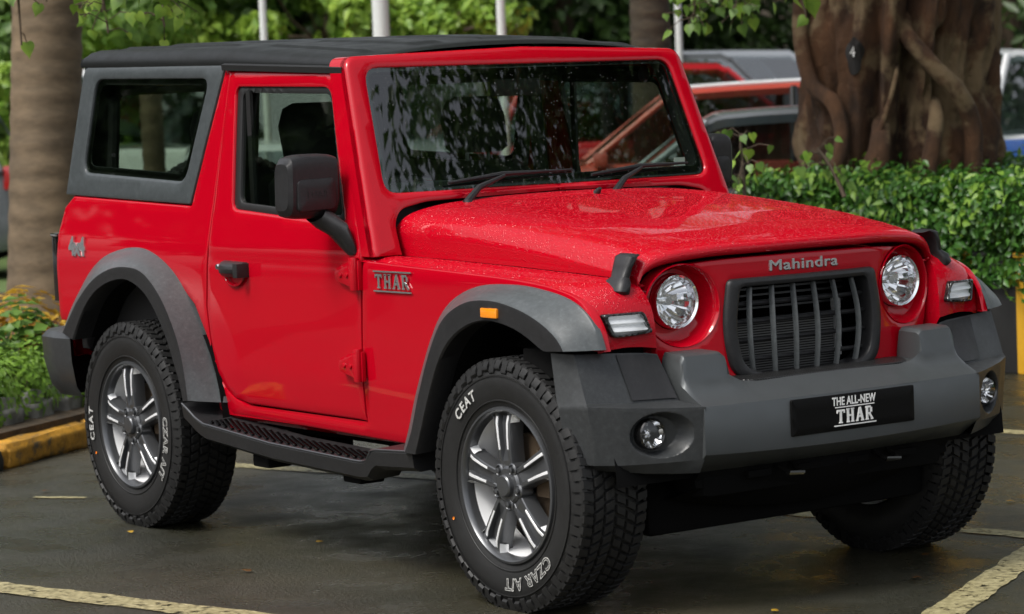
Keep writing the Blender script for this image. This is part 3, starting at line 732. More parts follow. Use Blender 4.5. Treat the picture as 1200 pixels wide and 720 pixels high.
# washer jets and cowl
for y in (-.16,):
    mb = MB(); mb.tube([(-.66, .01, 1.228), (-.64, .01, 1.245)], [.014, .006], M['black_pl'], 10); o = mb.build('washer_jet'); under(o)

# ---- hardtop
# quarter shell (one per side) with window opening
qo = rnd([(-3.035, 1.752), (-3.118, 1.246), (-2.093, 1.217), (-1.905, 1.722)], [.045, .01, .01, .01])
qh = rnd([(-2.928, 1.698), (-2.978, 1.335), (-2.145, 1.300), (-2.018, 1.675)], .055)
def mq(x, z, d): return (x, -(W(z) + .004 - d), z)
for s in (1, -1):
    f = lambda fn: (lambda x, z, d: (lambda p: (p[0], p[1] * s, p[2]))(fn(x, z, d)))
    o = panel('hardtop_side', qo, f(mq), M['hardtop'], holes=[qh], step=.03, r=.01, thick=.03); under(o)
    g = panel('quarter_glass', rnd([(-2.94, 1.71), (-2.99, 1.325), (-2.135, 1.29), (-2.008, 1.685)], .055), f(lambda x, z, d: (x, -(W(z) - .006), z)), M['qglass'], step=.3, r=.003, thick=0); under(g, o)
    b2 = panel('glass_border', rnd([(-2.935, 1.705), (-2.985, 1.33), (-2.14, 1.295), (-2.012, 1.68)], .055), f(lambda x, z, d: (x, -(W(z) - .009 - d), z)), M['black_gl'], holes=[rnd([(-2.90, 1.675), (-2.945, 1.362), (-2.175, 1.33), (-2.055, 1.652)], .05)], step=.05, r=.002, thick=.004); under(b2, o)
    # black gutter strip over the door
    mb = MB(); P = []
    for x in np.linspace(-1.90, -1.085, 10): g = (x + 1.9) / .815 * -.036; P.append([(x, -(.700) * s, 1.704 + g), (x, -.728 * s, 1.702 + g), (x, -.730 * s, 1.722 + g), (x, -.71 * s, 1.73 + g)])
    mb.grid(P, M['seal']); o = mb.build('roof_gutter'); under(o)
# roof skins
def roofsec(x, w, zs, zt2):
    h = hk(x); pts = [(w, zs), (w + .004, zs + .012 * h), (w - .004, zs + .035 * h), (w - .03, zs + .055 * h), (w - .075, zs + .066 * h)]
    for y in np.linspace(w - .12, 0, 70):
        pts.append((y, zs + .066 * h + (zt2 - zs - .066 * h) * (1 - (y / (w - .075)) ** 2)))
    return pts
zr = lin([(-3.05, 1.748), (-1.95, 1.716), (-1.07, 1.680)]); ztp = lin([(-3.05, 1.82), (-2.9, 1.828), (-2.0, 1.808), (-1.5, 1.794), (-1.18, 1.776), (-1.10, 1.766), (-1.07, 1.748)]); hk = lin([(-3.05, 1.), (-1.95, 1.1), (-1.2, .72), (-1.07, .5)])
def roof(x0, x1, m, name, rear):
    xs = list(np.linspace(x0, x1, 40)); P = []
    if rear:
        for k, (dx, dz) in enumerate(((-.030, -.075), (-.028, -.045), (-.018, -.02), (-.006, -.005))):
            P.append([(x0 + dx, y * 1, z + dz * 1 if i > 2 else z) for i, (y, z) in enumerate(roofsec(x0, .706, zr(x0), ztp(x0)))])
    for x in xs: P.append([(x, y, z) for y, z in roofsec(x, .706 + (0 if rear else .006), zr(x) + (.001 if not rear else 0), ztp(x) + (.001 if not rear else 0))])
    # long shallow ribs pressed in the skin
    Q = []
    for r in P:
        q = []
        for (x, y, z) in r:
            k = 0
            if abs(y) < .58 and x > x0 + .1 and x < x1 - .08: k = .007 * min(1, max(0, (math.sin(y * 22 + .8) - .1) * 3)) * min(1, (x - x0 - .1) / .04, (x1 - .08 - x) / .04)
            q.append((x, y, z + k))
        Q.append(q)
    Q = [[(x, -y, z) for x, y, z in r] + [(x, y, z) for x, y, z in r[-2::-1]] for r in Q]
    mb = MB(); mb.grid(Q, m); o = mb.build(name, ang=60); under(o)
roof(-3.03, -1.925, M['roof'], 'rear_roof', True); roof(-1.92, -1.075, M['roof'], 'front_roof', False)
mb = MB(); mb.grid([[(x, y, 1.675 + .06 * (1 - (y / .7) ** 2)) for x in (-3.0, -2, -1.12)] for y in np.linspace(-.68, .68, 12)], M['dash']); o = mb.build('headliner'); under(o)

drops('rain_drops', wt2[0], 1800, .0009, .0025, M['drop'], wt2[0], 2, lambda c, n_: (np.abs(n_[:, 2]) > .3).astype(float))
# ---- tail
tg = panel('tailgate', [(-.76, .60), (.76, .60), (.765, 1.22), (-.765, 1.22)], lambda y, z, d: (-3.19 + max(0, z - 1.08) * .35 + .03 * (y / .75) ** 4 + d, y, z), M['red'], step=.06, r=.01, thick=.03); under(tg)
rg = panel('rear_glass_frame', [(-.745, 1.24), (.745, 1.24), (.70, 1.75), (-.70, 1.75)], lambda y, z, d: (-3.12 + (z - 1.24) * .14 + d, y, z), M['hardtop'], holes=[rnd([(-.60, 1.30), (.60, 1.30), (.57, 1.69), (-.57, 1.69)], .05)], step=.06, r=.01, thick=.03); under(rg)
o = panel('rear_glass', rnd([(-.61, 1.29), (.61, 1.29), (.58, 1.70), (-.58, 1.70)], .05), lambda y, z, d: (-3.115 + (z - 1.24) * .14, y, z), M['qglass'], step=.3, r=.003, thick=0); under(o, rg)
for s in (1, -1):
    mb = MB(); mb.box((-3.215, -.735 * s, .95), (.06, .10, .26), M['black_gl']); mb.box((-3.25, -.72 * s, .95), (.01, .08, .20), M['tail']); mb.box((-3.215, -.74 * s, 1.085), (.064, .10, .016), M['silver_t'])
    o = mb.build('tail_lamp', bevel=.004); under(o)
# rear bumper
mb = MB(); P = []
for (x, y) in [(-2.90, -.895), (-3.02, -.905), (-3.16, -.89), (-3.245, -.83), (-3.29, -.72), (-3.32, -.4), (-3.32, 0), (-3.32, .4), (-3.29, .72), (-3.245, .83), (-3.16, .89), (-3.02, .905), (-2.90, .895)]:
    c = Vector((-3.0, 0, 0)); d = (Vector((x, y, 0)) - Vector((-3.0, y * .8, 0))).normalized()
    k = lambda o, z: (x - d.x * o, y - d.y * o, z)
    P.append([k(.10, .725), k(.02, .712), k(0, .69), k(.004, .60), k(.03, .50), k(.07, .455), k(.14, .45)])
mb.grid(P, M['bumper']); o = mb.build('rear_bumper', ang=30); under(o)
# badges on the body side
mb = MB(); V, F = slab_word('THAR', .205, .048, .008, lambda x, y, l: (-.708 + x, -.803 - l * 1.3, .980 + y)); mb.add(V, F, M['silver_t'])
for z0 in (.947, 1.012): mb.box((-.708, -.8045, z0), (.225, .004, .005), M['silver_t'])
o = mb.build('model_badge', smooth=False); under(o)
V, F = slab_word('THAR', .205, .048, .008, lambda x, y, l: (-.708 - x, .803 + l * 1.3, .980 + y)); mb = MB(); mb.add(V, F, M['silver_t'])
for z0 in (.947, 1.012): mb.box((-.708, .8045, z0), (.225, .004, .005), M['silver_t'])
o = mb.build('model_badge', smooth=False); under(o)
mb = MB(); V, F = text_mesh('4x4', .10, .004, .004, .9); mb.add([(-2.985 + v[0] * 1.0, -(W(1.04) + .003 + v[2]), 1.042 + v[1]) for v in V], F, M['silver_t'])
o = mb.build('drive_badge', smooth=False); under(o)

# ---- side step
for s in (1, -1):
    mb = MB(); fl = lambda p: (p[0], p[1] * s, p[2])
    xs = [-2.02, -1.98, -1.93, -1.87, -1.4, -.82, -.78, -.745, -.50]; zs = [.495, .478, .452, .432, .400, .386, .392, .432, .445]
    xs2 = np.linspace(-2.02, -.5, 60); zf = lin(list(zip(xs, zs)))
    P = []
    for x in xs2:
        z = zf(x); P.append([fl((x, -.74, z + .012)), fl((x, -.875, z + .004)), fl((x, -.888, z + .004)), fl((x, -.892, z - .004)), fl((x, -.885, z - .05)), fl((x, -.86, z - .065)), fl((x, -.76, z - .06))])
    mb.grid(P, M['black_pl'])
    for r_ in (P[0], P[-1]): mb.add(r_, [tuple(range(7))], M['black_pl'])
    o = mb.build('side_step', ang=30); under(o)
    # raised grip studs
    g = MB()
    for i, x in enumerate(np.arange(-1.86, -.83, .024)):
        for j in range(5):
            y = -.785 - j * .019 - (.0095 if i % 2 else 0); z = zf(x) + .0095
            g.box(fl((x, y, z)), (.011, .011, .007), M['black_gl'])
    gg = g.build('grip_studs', smooth=False); under(gg, o); tag(gg, kind='stuff')
    # edge highlight strip
    g = MB(); g.tube([fl((x, -.8905, zf(x) + .003)) for x in np.linspace(-2.02, -.5, 50)], .0035, M['gun'], 6); gg = g.build('step_trim'); under(gg, o)
    for x in (-1.55, -.95):
        g = MB(); g.box(fl((x, -.66, .345)), (.09, .36, .045), M['under']); g.box(fl((x + .01, -.80, .325)), (.11, .10, .05), M['under']); b = g.build('step_bracket', bevel=.01); under(b, o)

# ---- chassis
mb = MB()
for s in (1, -1): mb.box((-1.40, .40 * s, .42), (3.3, .09, .14), M['under'])
mb.box((-1.2, 0, .52), (2.6, 1.45, .10), M['under']); mb.box((-1.3, 0, .36), (.9, .36, .18), M['under']); mb.box((-2.75, 0, .58), (.9, 1.2, .3), M['under'])
mb.tube([(-2.45, -.62, .385), (-2.45, .62, .385)], .055, M['under'], 14); mb.tube([(0, -.6, .385), (0, .6, .385)], .04, M['under'], 12)
mb.tube([(-2.45, -.14, .385), (-2.45, .14, .385)], [.15, .15], M['under'], 18)
o = mb.build('chassis', bevel=.012); under(o)

# ---- wheels
RY = .175   # half-width of the well; tyre is built round its own Y axis, outer face toward -Y
def tyre_mesh(rot, txt=True):
    mb = MB(); hw = .125
    prof = [(.232, -hw + .028), (.238, -hw + .012), (.25, -hw + .006), (.275, -hw - .003), (.31, -hw - .008), (.335, -hw - .006), (.352, -hw + .002), (.366, -hw + .010), (.374, -hw + .018), (.379, -hw + .035),
            (.382, -.05), (.383, 0), (.382, .05), (.379, hw - .035), (.374, hw - .018), (.352, hw - .002), (.31, hw + .006), (.27, hw), (.236, hw - .02)]
    mb.lathe(prof, M['rubber'], 120)
    # raised rings on the sidewall
    for r in (.262, .3385): mb.lathe([(r - .003, -hw - .004 - (.0045 if r > .3 else -.004)), (r - .0015, -hw - .0085 if r > .3 else -hw - .002), (r + .0015, -hw - .0085 if r > .3 else -hw - .002), (r + .003, -hw + .002)], M['rubber'], 120)
    # tread blocks
    def block(th, y, dth, dy, r0, r1, sk=0, sh=0):
        vs = []
        for rr, k in ((r0, 1.0), (r1, .82)):
            for (a, b) in ((-1, -1), (1, -1), (1, 1), (-1, 1)):
                t = th + a * dth / 2 * k + b * sk; yy = y + b * dy / 2 * k + sh * (1 if rr == r1 else 0)
                vs.append((rr * math.cos(t), yy, rr * math.sin(t)))
        mb.add(vs, [(4, 5, 6, 7), (0, 1, 5, 4), (1, 2, 6, 5), (2, 3, 7, 6), (3, 0, 4, 7)], M['rubber'])
    n = 70
    for k in range(n):
        t = 2 * math.pi * k / n; d = 2 * math.pi / n
        for sy in (-1, 1):
            tt = t + (d * .5 if sy > 0 else 0); j = k % 2
            block(tt, sy * .100, d * .80, .042, .374, .3915, .012 * sy)
            # shoulder lug wrapping down the sidewall
            vs = []
            a0, a1 = tt - d * .39 - .012, tt + d * .39 - .012; dd = .012 if j else 0
            for a in (a0, a1):
                for r, y in ((.3905, .104), (.385, .119), (.368 - dd, .1300), (.360 - dd, .1312)): vs.append((r * math.cos(a), sy * y, r * math.sin(a)))
            for a in (a0, a1):
                for r, y in ((.378, .10), (.374, .108), (.362 - dd, .122), (.353 - dd, .125)): vs.append((r * math.cos(a), sy * y, r * math.sin(a)))
            mb.add(vs, [(0, 1, 5, 4), (1, 2, 6, 5), (2, 3, 7, 6), (0, 1, 9, 8), (1, 2, 10, 9), (2, 3, 11, 10), (4, 5, 13, 12), (5, 6, 14, 13), (6, 7, 15, 14), (3, 7, 15, 11)], M['rubber'])
            block(tt + d * .3, sy * .060, d * .76, .033, .378, .3925, -.018 * sy)
        block(t, -.021, d * .78, .034, .380, .3930, .016); block(t + d * .45, .021, d * .78, .034, .380, .3930, -.016)
    return mb
def sidewall_text(s, size, ang, r0, squeeze=1.0, off=.0012):
    """outlined white letters bent round the sidewall, tops outward, running clockwise seen from outside (-Y)"""
    V, F = text_mesh(s, size, .0006, off, 1.22); out = []
    for x, y, z in V:
        a = ang - x / r0 * squeeze; r = r0 + y
        out.append((r * math.cos(a), -.1345 - z * .6 - (.001), r * math.sin(a)))
    return out, F
def rim(parent, s):
    hw = .125; yo = -hw - .001
    # outer lip and barrel
    mb = MB(); mb.lathe([(.240, yo + .03), (.243, yo + .010), (.240, yo + .002), (.233, yo), (.227, yo + .006), (.2235, yo + .02), (.2215, yo + .04)], M['gun'], 96)
    mb.lathe([(.2215, yo + .04), (.214, yo + .07), (.205, yo + .13), (.212, yo + .20), (.232, yo + .235)], M['barrel'], 96)
    rm = mb.build('rim', parent, ang=40)
    for k in range(5):
        a0 = R(96 + 72 * k); ca, sa = math.cos(a0), math.sin(a0)
        def pt(r, t, y): return (r * ca - t * sa, y, r * sa + t * ca)
        sp = MB()
        # the spoke: a broad tapered bar of gunmetal with a slot pressed between two machined rails
        st = [(.045, .034, .012), (.075, .034, .008), (.11, .036, .006), (.15, .040, .006), (.19, .045, .008), (.213, .049, .014), (.226, .054, .012)]
        P = []
        for r, w, yd in st:
            y = yo + yd + .004; gd = .016 if .085 < r < .215 else (.002)
            P.append([pt(r, -w, y + .05), pt(r, -w * 1.0, y + .012), pt(r, -w * .92, y + .002), pt(r, -w * .82, y), pt(r, -w * .50, y), pt(r, -w * .42, y + gd), pt(r, w * .42, y + gd), pt(r, w * .50, y), pt(r, w * .82, y), pt(r, w * .92, y + .002), pt(r, w, y + .012), pt(r, w, y + .05)])
        sp.grid(P, M['gun'])
        # machined rails (bright), sitting just proud on either side of the slot
        for sg in (-1, 1):
            Q = []
            for r, w, yd in st[2:6]:
                y = yo + yd + .0032; Q.append([pt(r, sg * w * .49, y + .002), pt(r, sg * w * .52, y), pt(r, sg * w * .70, y), pt(r, sg * w * .74, y + .002)])
            sp.grid(Q, M['alloy'])
            Q = []   # bright chamfer where the spoke meets the rim
            for r, w, yd in ((.190, .045, .008), (.205, .049, .010), (.221, .060, .010)):
                y = yo + yd + .004; Q.append([pt(r, sg * w * .95, y + .002), pt(r, sg * w * 1.10, y + .016), pt(r, sg * w * 1.15, y + .03)])
            sp.grid(Q, M['alloy'])
        o = sp.build('spoke', rm, ang=25)
    hb = MB(); hb.lathe([(.062, yo + .05), (.060, yo + .014), (.052, yo + .008), (.036, yo + .008), (.034, yo - .004), (.030, yo - .008), (.001, yo - .009)], M['gun'], 40)
    for k in range(5):
        a = R(96 + 36 + 72 * k); c = (.058 * math.cos(a), 0, .058 * math.sin(a))
        hb.lathe([(.021, yo + .05), (.021, yo + .010), (.017, yo + .007), (.013, yo + .012), (.0095, yo + .010), (.0095, yo + .001), (.001, yo - .001)], M['gun'], 12, c)
    o = hb.build('hub_cap', rm, ang=30)
    dk = MB(); dk.lathe([(.05, yo + .085), (.150, yo + .085), (.152, yo + .09), (.152, yo + .108), (.10, yo + .11), (.09, yo + .14)], M['iron'], 48); dk.box((.12, yo + .085, .04), (.06, .055, .14), M['iron'])
    dk.lathe([(.20, yo + .125), (.001, yo + .125)], M['void'], 40)
    dk.build('brake_disc', rm, ang=30)
    return rm
def wheel(x, s, trot, texts):
    w = empty('wheel'); w.location = (x, -.760 if s > 0 else .705, .385)
    if s < 0: w.rotation_euler = (0, 0, math.pi)
    under(w)
    t = tyre_mesh(trot).build('tyre', w, ang=30)
    for word, size, ang, r0, sq in texts:
        mb = MB(); V, F = sidewall_text(word, size, ang, r0, sq, .0022 if len(word) > 4 else .0012); mb.add(V, F, M['worn_white'])
        if len(word) > 4: V, F = sidewall_text(word, size, ang, r0, sq, -.0006); mb.add([(x, y - .0006, z) for x, y, z in V], F, M['rubber'])
        mb.build('sidewall_lettering', t, smooth=False)
    rim(w, s)
    g = MB(); g.lathe([(.005, 0), (.005, .002), (.0005, .0025)], M['amber'], 10, (.30 * math.cos(R(205)), -.136, .30 * math.sin(R(205)))); g.build('paint_dot', t, smooth=False)
    return w
wheel(0, 1, 0, [('CEAT', .046, R(128), .300, 1.0), ('CZAR A/T', .050, R(-66), .300, 1.0)])
wheel(-2.45, 1, 0, [('CEAT', .046, R(183), .300, 1.0), ('CZAR A/T', .046, R(-13), .300, 1.0)])
wheel(0, -1, 0, [('CEAT', .046, R(128), .300, 1.0)]); wheel(-2.45, -1, 0, [('CEAT', .046, R(128), .300, 1.0)])
# spare wheel carried on the tailgate
sw = empty('spare_wheel'); sw.location = (-3.31, .06, .98); sw.rotation_euler = (0, 0, R(-90)); under(sw)
tyre_mesh(0).build('tyre', sw, ang=30); rim(sw, 1)

# ---- interior
def seat(x, y, z0=.80, tall=True):
    o = MB(); P = []
    def ringx(cx, cz, w, d, e=.6, n=20): return [(cx + d * (abs(math.cos(a)) ** e) * (1 if math.cos(a) > 0 else -1), y + w * (abs(math.sin(a)) ** e) * (1 if math.sin(a) > 0 else -1), cz) for a in np.linspace(0, 2 * math.pi, n + 1)[:-1]]
    for z, xx, w, d in ((z0, x, .24, .05), (z0 + .02, x, .25, .07), (z0 + .25, x - .05, .25, .075), (z0 + .48, x - .12, .22, .06), (z0 + .53, x - .135, .17, .035)): P.append(ringx(xx, z, w, d))
    o.grid(P, M['seat'], closev=True); o.add(P[-1], [tuple(range(20))], M['seat'])
    P = [ringx(x + .22, z, w, d) for z, w, d in ((z0 - .16, .25, .26), (z0 + .0, .26, .28), (z0 + .03, .24, .26))]; o.grid(P, M['seat'], closev=True); o.add(P[-1], [tuple(range(20))], M['seat'])
    s_ = o.build('front_seat' if tall else 'rear_seat', ang=60); under(s_)
    h = MB(); P = [ringx(x - .15 - .02 * (z > z0 + .6), z, w, d, .75) for z, w, d in ((z0 + .56, .11, .035), (z0 + .58, .135, .055), (z0 + .69, .14, .06), (z0 + .755, .12, .05), (z0 + .775, .08, .025))]
    h.grid(P, M['seat'], closev=True); h.add(P[-1], [tuple(range(20))], M['seat'])
    for dy in (-.05, .05): h.tube([(x - .14, y + dy, z0 + .48), (x - .15, y + dy, z0 + .6)], .007, M['gun'], 8)
    hh = h.build('head_rest', ang=60); under(hh, s_)
seat(-1.72, -.36); seat(-1.72, .36); seat(-2.50, -.30, .80, False); seat(-2.50, .30, .80, False)
mb = MB(); P = []
for y in np.linspace(-.70, .70, 30):
    b = .02 * math.exp(-((y + .37) / .16) ** 2) * 2
    P.append([(-.92, y, 1.0), (-.95, y, 1.215), (-1.05, y, 1.235 + b), (-1.16, y, 1.21 + b), (-1.22, y, 1.12), (-1.22, y, .85)])
mb.grid(P, M['dash']); o = mb.build('dashboard', ang=60); under(o)
mb = MB(); c = Vector((-1.36, -.37, 1.13)); ax = Vector((-.9, 0, .45)).normalized(); u = Vector((0, 1, 0)); v = ax.cross(u)
mb.tube([c + (u * math.cos(a) + v * math.sin(a)) * .185 for a in np.linspace(0, 2 * math.pi, 33)], .014, M['dash'], 10, False)
for a in (0, math.pi, -math.pi / 2): mb.tube([c - ax * .03, c + (u * math.cos(a) + v * math.sin(a)) * .18], .016, M['dash'], 8)
mb.tube([c, c - ax * .25], .035, M['dash'], 10); mb.tube([c + ax * .015, c - ax * .05], .055, M['dash'], 16)
o = mb.build('steering_wheel'); under(o)
mb = MB()
for x in (-1.86, -2.95):
    mb.tube([(x, -.66, .7), (x, -.655, 1.3), (x, -.63, 1.62), (x, -.56, 1.69), (x, .56, 1.69), (x, .63, 1.62), (x, .655, 1.3), (x, .66, .7)], .03, M['dash'], 10)
for s in (1, -1): mb.tube([(-2.95, .61 * s, 1.66), (-1.86, .61 * s, 1.66), (-1.15, .62 * s, 1.63)], .03, M['dash'], 10)
o = mb.build('roll_bar'); under(o)
mb = MB(); mb.box((-2.0, 0, .64), (2.2, 1.42, .04), M['seat'])
for s in (1, -1): mb.box((-2.55, .72 * s, .93), (1.15, .02, .60), M['seat']); 
for s in (1, -1): mb.box((-1.45, .735 * s, .85), (.98, .03, .58), M['seat'])
o = mb.build('cabin_floor', smooth=False); under(o)
mb = MB(); mb.box((-1.10, 0, 1.60), (.03, .20, .06), M['dash']); mb.tube([(-1.10, 0, 1.60), (-1.07, 0, 1.68)], .01, M['dash'], 8); o = mb.build('rear_view_mirror', bevel=.01); under(o)

# ================================================================== GROUND
def gmesh(name, pts, z, m, kind='structure'):
    me = bpy.data.meshes.new(name); me.from_pydata([(x, y, z) for x, y in pts], [], [tuple(range(len(pts)))]); me.materials.append(m)
    o = link(name, me); o['kind'] = kind; return o
asp = mat('wet_asphalt', (.05, .05, .045), .4, spec=.5)
N, L, b = nodes(asp)
t1 = tex(asp, 'noise', .55, 6, .6, dist=.6); t2 = tex(asp, 'noise', 120, 3, .8); t3 = tex(asp, 'noise', 2.6, 5, .65)
c1 = ramp(asp, t1.outputs[0], [(.3, (.020, .021, .013)), (.5, (.040, .037, .022)), (.7, (.070, .058, .033))])
c2 = ramp(asp, t2.outputs[0], [(.32, (.45, .45, .45)), (.58, (1., 1., 1.)), (.72, (2.3, 2.2, 1.9))])
mx = N.new('ShaderNodeMix'); mx.data_type = 'RGBA'; mx.blend_type = 'MULTIPLY'; mx.inputs[0].default_value = 1
L.new(c1, mx.inputs[6]); L.new(c2, mx.inputs[7]); setcol(asp, mx.outputs[2])
setrough(asp, ramp(asp, t3.outputs[0], [(.35, .16), (.5, .34), (.68, .55)]))
t4 = tex(asp, 'vor', 70); bump(asp, t4.outputs['Distance'], .5, .005); bump(asp, t2.outputs[0], .9, .008); bump(asp, t3.outputs[0], .25, .02)
n = 2; g = MB(); g.add([(-420, -420, 0), (420, -420, 0), (420, 420, 0), (-420, 420, 0)], [(0, 1, 2, 3)], asp); ground = g.build('asphalt_lot', smooth=False); ground['kind'] = 'structure'
# painted bay lines: worn cream yellow
pm = bpy.data.materials.new('worn_line_paint'); pm.use_nodes = True
N, L, b = nodes(pm); b.inputs['Roughness'].default_value = .5
ta = tex(pm, 'noise', 16, 10, .85); tb = tex(pm, 'noise', 45, 4); setcol(pm, ramp(pm, tb.outputs[0], [(.3, (.15, .13, .065)), (.55, (.33, .29, .15)), (.75, (.46, .41, .25))]))
out_ = [x for x in N if x.type == 'OUTPUT_MATERIAL'][0]; ms = N.new('ShaderNodeMixShader'); tr = N.new('ShaderNodeBsdfTransparent')
L.new(ramp(pm, ta.outputs[0], [(.42, 0.), (.47, 1.)]), ms.inputs[0]); L.new(tr.outputs[0], ms.inputs[1]); L.new(b.outputs[0], ms.inputs[2]); L.new(ms.outputs[0], out_.inputs[0])
def line(a, b_, w, name='bay_line', wob=.008):
    a = Vector(a); b2 = Vector(b_); d = (b2 - a); L_ = d.length; d.normalize(); nn = Vector((-d.y, d.x)); k = max(2, int(L_ / .05)); A = []; B = []
    for i in range(k + 1):
        p = a + d * L_ * i / k; A.append(tuple(p + nn * (w / 2 + random.uniform(-wob, wob)))); B.append(tuple(p - nn * (w / 2 + random.uniform(-wob, wob))))
    q = MB(); q.grid([[(x, y, .004) for x, y in A], [(x, y, .004) for x, y in B]], pm); o = q.build(name, smooth=False); o['kind'] = 'structure'; return o
line((-4.0, -2.57), (1.5, -.90), .14)
line((.33, 1.15), (1.9, -1.61), .12)
line((-2.72, .56), (.36, 1.16), .10); line((-4.2, .03), (-2.72, .56), .11)
line((-2.6, 2.95), (.6, 3.5), .11)
line((-3.46, -.82), (-3.27, -.68), .04)
# raised planting bed on the left with kerb
soil = mat('damp_soil', (.035, .024, .014), .9); t = tex(soil, 'noise', 14, 6); bump(soil, t.outputs[0], .8, .03); setcol(soil, ramp(soil, t.outputs[0], [(.3, (.02, .014, .008)), (.7, (.07, .045, .022))]))
bp = [(-4.15, -1.1), (-5.2, .50), (-12.6, 5.4), (-17.2, -.6), (-8.8, -6.0)]; g = MB(); g.prism(bp, lambda p: (p[0], p[1], .14), lambda p: (p[0], p[1], -.05), soil); o = g.build('planting_bed', smooth=False); o['kind'] = 'structure'
lawnm = mat('lawn_green', (.05, .09, .02), .9); t = tex(lawnm, 'noise', 5, 6); setcol(lawnm, ramp(lawnm, t.outputs[0], [(.3, (.035, .07, .012)), (.7, (.10, .15, .035))]))
o = gmesh('lawn', [(-14.5, 4.2), (-11.5, 7.4), (-30, 22), (-38, 12)], .012, lawnm)

def stone(name, loc, size, rz, m, seed=0, rough=.012, bev=.02, parent=None):
    bm = bmesh.new(); bmesh.ops.create_cube(bm, size=1)
    for v in bm.verts: v.co = Vector((v.co.x * size[0], v.co.y * size[1], v.co.z * size[2]))
    bmesh.ops.bevel(bm, geom=bm.edges[:], offset=bev, segments=2, affect='EDGES')
    bmesh.ops.subdivide_edges(bm, edges=[e for e in bm.edges if e.calc_length() > .06], cuts=4, use_grid_fill=True)
    for v in bm.verts:
        q = v.co * 13 + Vector((seed * 3.1, seed, 0)); v.co += Vector((mnoise.noise(q), mnoise.noise(q + Vector((9, 0, 0))), mnoise.noise(q + Vector((0, 9, 0))))) * rough * 2
    me = bpy.data.meshes.new(name); bm.to_mesh(me); bm.free(); me.materials.append(m); me.shade_smooth()
    o = link(name, me, parent); o.location = loc; o.rotation_euler = (0, 0, rz); return o
def chipped(name, paint, base):
    m = mat(name, base, .75); t = tex(m, 'noise', 9, 8, .75); t2 = tex(m, 'noise', 40, 4)
    setcol(m, ramp(m, t.outputs[0], [(.40, base), (.46, tuple(c * .6 for c in paint)), (.6, paint)])); bump(m, t.outputs[0], .6, .02); bump(m, t2.outputs[0], .5, .006); return m
ky = chipped('chipped_yellow_kerb', (.52, .26, .02), (.10, .075, .04)); kb = chipped('dark_painted_kerb', (.02, .02, .02), (.05, .045, .038)); ks = mat('grey_edging_stone', (.06, .06, .058), .7); t = tex(ks, 'noise', 12, 7); bump(ks, t.outputs[0], .5, .02); setcol(ks, ramp(ks, t.outputs[0], [(.3, (.10, .10, .09)), (.7, (.24, .24, .22))]))
kd = Vector((-.58, .815, 0)).normalized(); kn = Vector((kd.y, -kd.x, 0)); ka = math.atan2(kd.y, kd.x); k0 = Vector((-4.30, -.62, 0))
for k, (a, b2, m_, lab, cat) in enumerate([(.15, .98, ky, 'chipped yellow painted kerb stone by the rear wheel, nearest the dark one', 'kerb stone'), (-.62, .13, kb, 'black painted kerb stone at the left edge of the photo', 'kerb stone'), (1.0, 1.8, ky, 'yellow kerb stone mostly hidden behind the rear wheel', 'kerb stone'), (-1.5, -.64, ky, 'yellow kerb stone just outside the left edge', 'kerb stone')]):
    o = stone('kerb_stone', k0 + kd * (a + b2) / 2 - kn * .10 + Vector((0, 0, .045)), (b2 - a, .20, .13), ka, m_, k, .010); tag(o, lab, cat, 'kerb stones along the left bed')
labs = ['grey rounded edging stone at far left of the bed edge', 'grey rounded edging stone second from the left edge', 'grey rounded edging stone third from the left', 'grey edging stone behind the rear tyre', 'grey edging stone hidden behind the rear wheel', 'grey edging stone just outside the left edge', 'grey edging stone outside the frame beyond the left edge']
for k, a in enumerate([-.20, .08, .36, .64, .92, -.48, -.76]):
    o = stone('edging_stone', k0 + kd * (a + .30) - kn * .32 + Vector((0, 0, .15)), (.26, .16, .22), ka + random.uniform(-.04, .04), ks, 20 + k, .010, .05); tag(o, labs[k], 'edging stone', 'edging stones round the left bed')

# ================================================================== FOLIAGE
def leafmat(name, a, b2, trans=.35, rough=.45):
    m = bpy.data.materials.new(name); m.use_nodes = True; N, L, b = nodes(m)
    t = tex(m, 'noise', 1.7, 3); t2 = tex(m, 'noise', 13, 2)
    ad = N.new('ShaderNodeMath'); ad.operation = 'ADD'; L.new(t.outputs[0], ad.inputs[0]); L.new(t2.outputs[0], ad.inputs[1]); hf = N.new('ShaderNodeMath'); hf.operation = 'MULTIPLY'; hf.inputs[1].default_value = .5; L.new(ad.outputs[0], hf.inputs[0])
    c = ramp(m, hf.outputs[0], [(.36, a), (.64, b2)]); L.new(c, b.inputs['Base Color']); b.inputs['Roughness'].default_value = rough
    out_ = [x for x in N if x.type == 'OUTPUT_MATERIAL'][0]; ms = N.new('ShaderNodeMixShader'); tl = N.new('ShaderNodeBsdfTranslucent'); ms.inputs[0].default_value = trans
    L.new(c, tl.inputs[0]); L.new(b.outputs[0], ms.inputs[1]); L.new(tl.outputs[0], ms.inputs[2]); L.new(ms.outputs[0], out_.inputs[0]); return m
LM = {'dark': leafmat('dark_leaf', (.014, .038, .008), (.075, .14, .028)), 'mid': leafmat('mid_leaf', (.06, .14, .02), (.17, .29, .05)), 'lime': leafmat('lime_leaf', (.12, .26, .03), (.36, .50, .07)),
      'hedge': leafmat('hedge_leaf', (.016, .075, .010), (.085, .21, .028), .25, .35), 'croton': leafmat('croton_leaf', (.28, .13, .015), (.68, .46, .05)), 'brown': leafmat('brown_dry_leaf', (.08, .03, .012), (.2, .10, .03)), 'shrub': leafmat('shrub_leaf', (.10, .22, .02), (.28, .45, .06)), 'heart': leafmat('fig_leaf', (.06, .16, .02), (.24, .36, .05), .4, .3)}
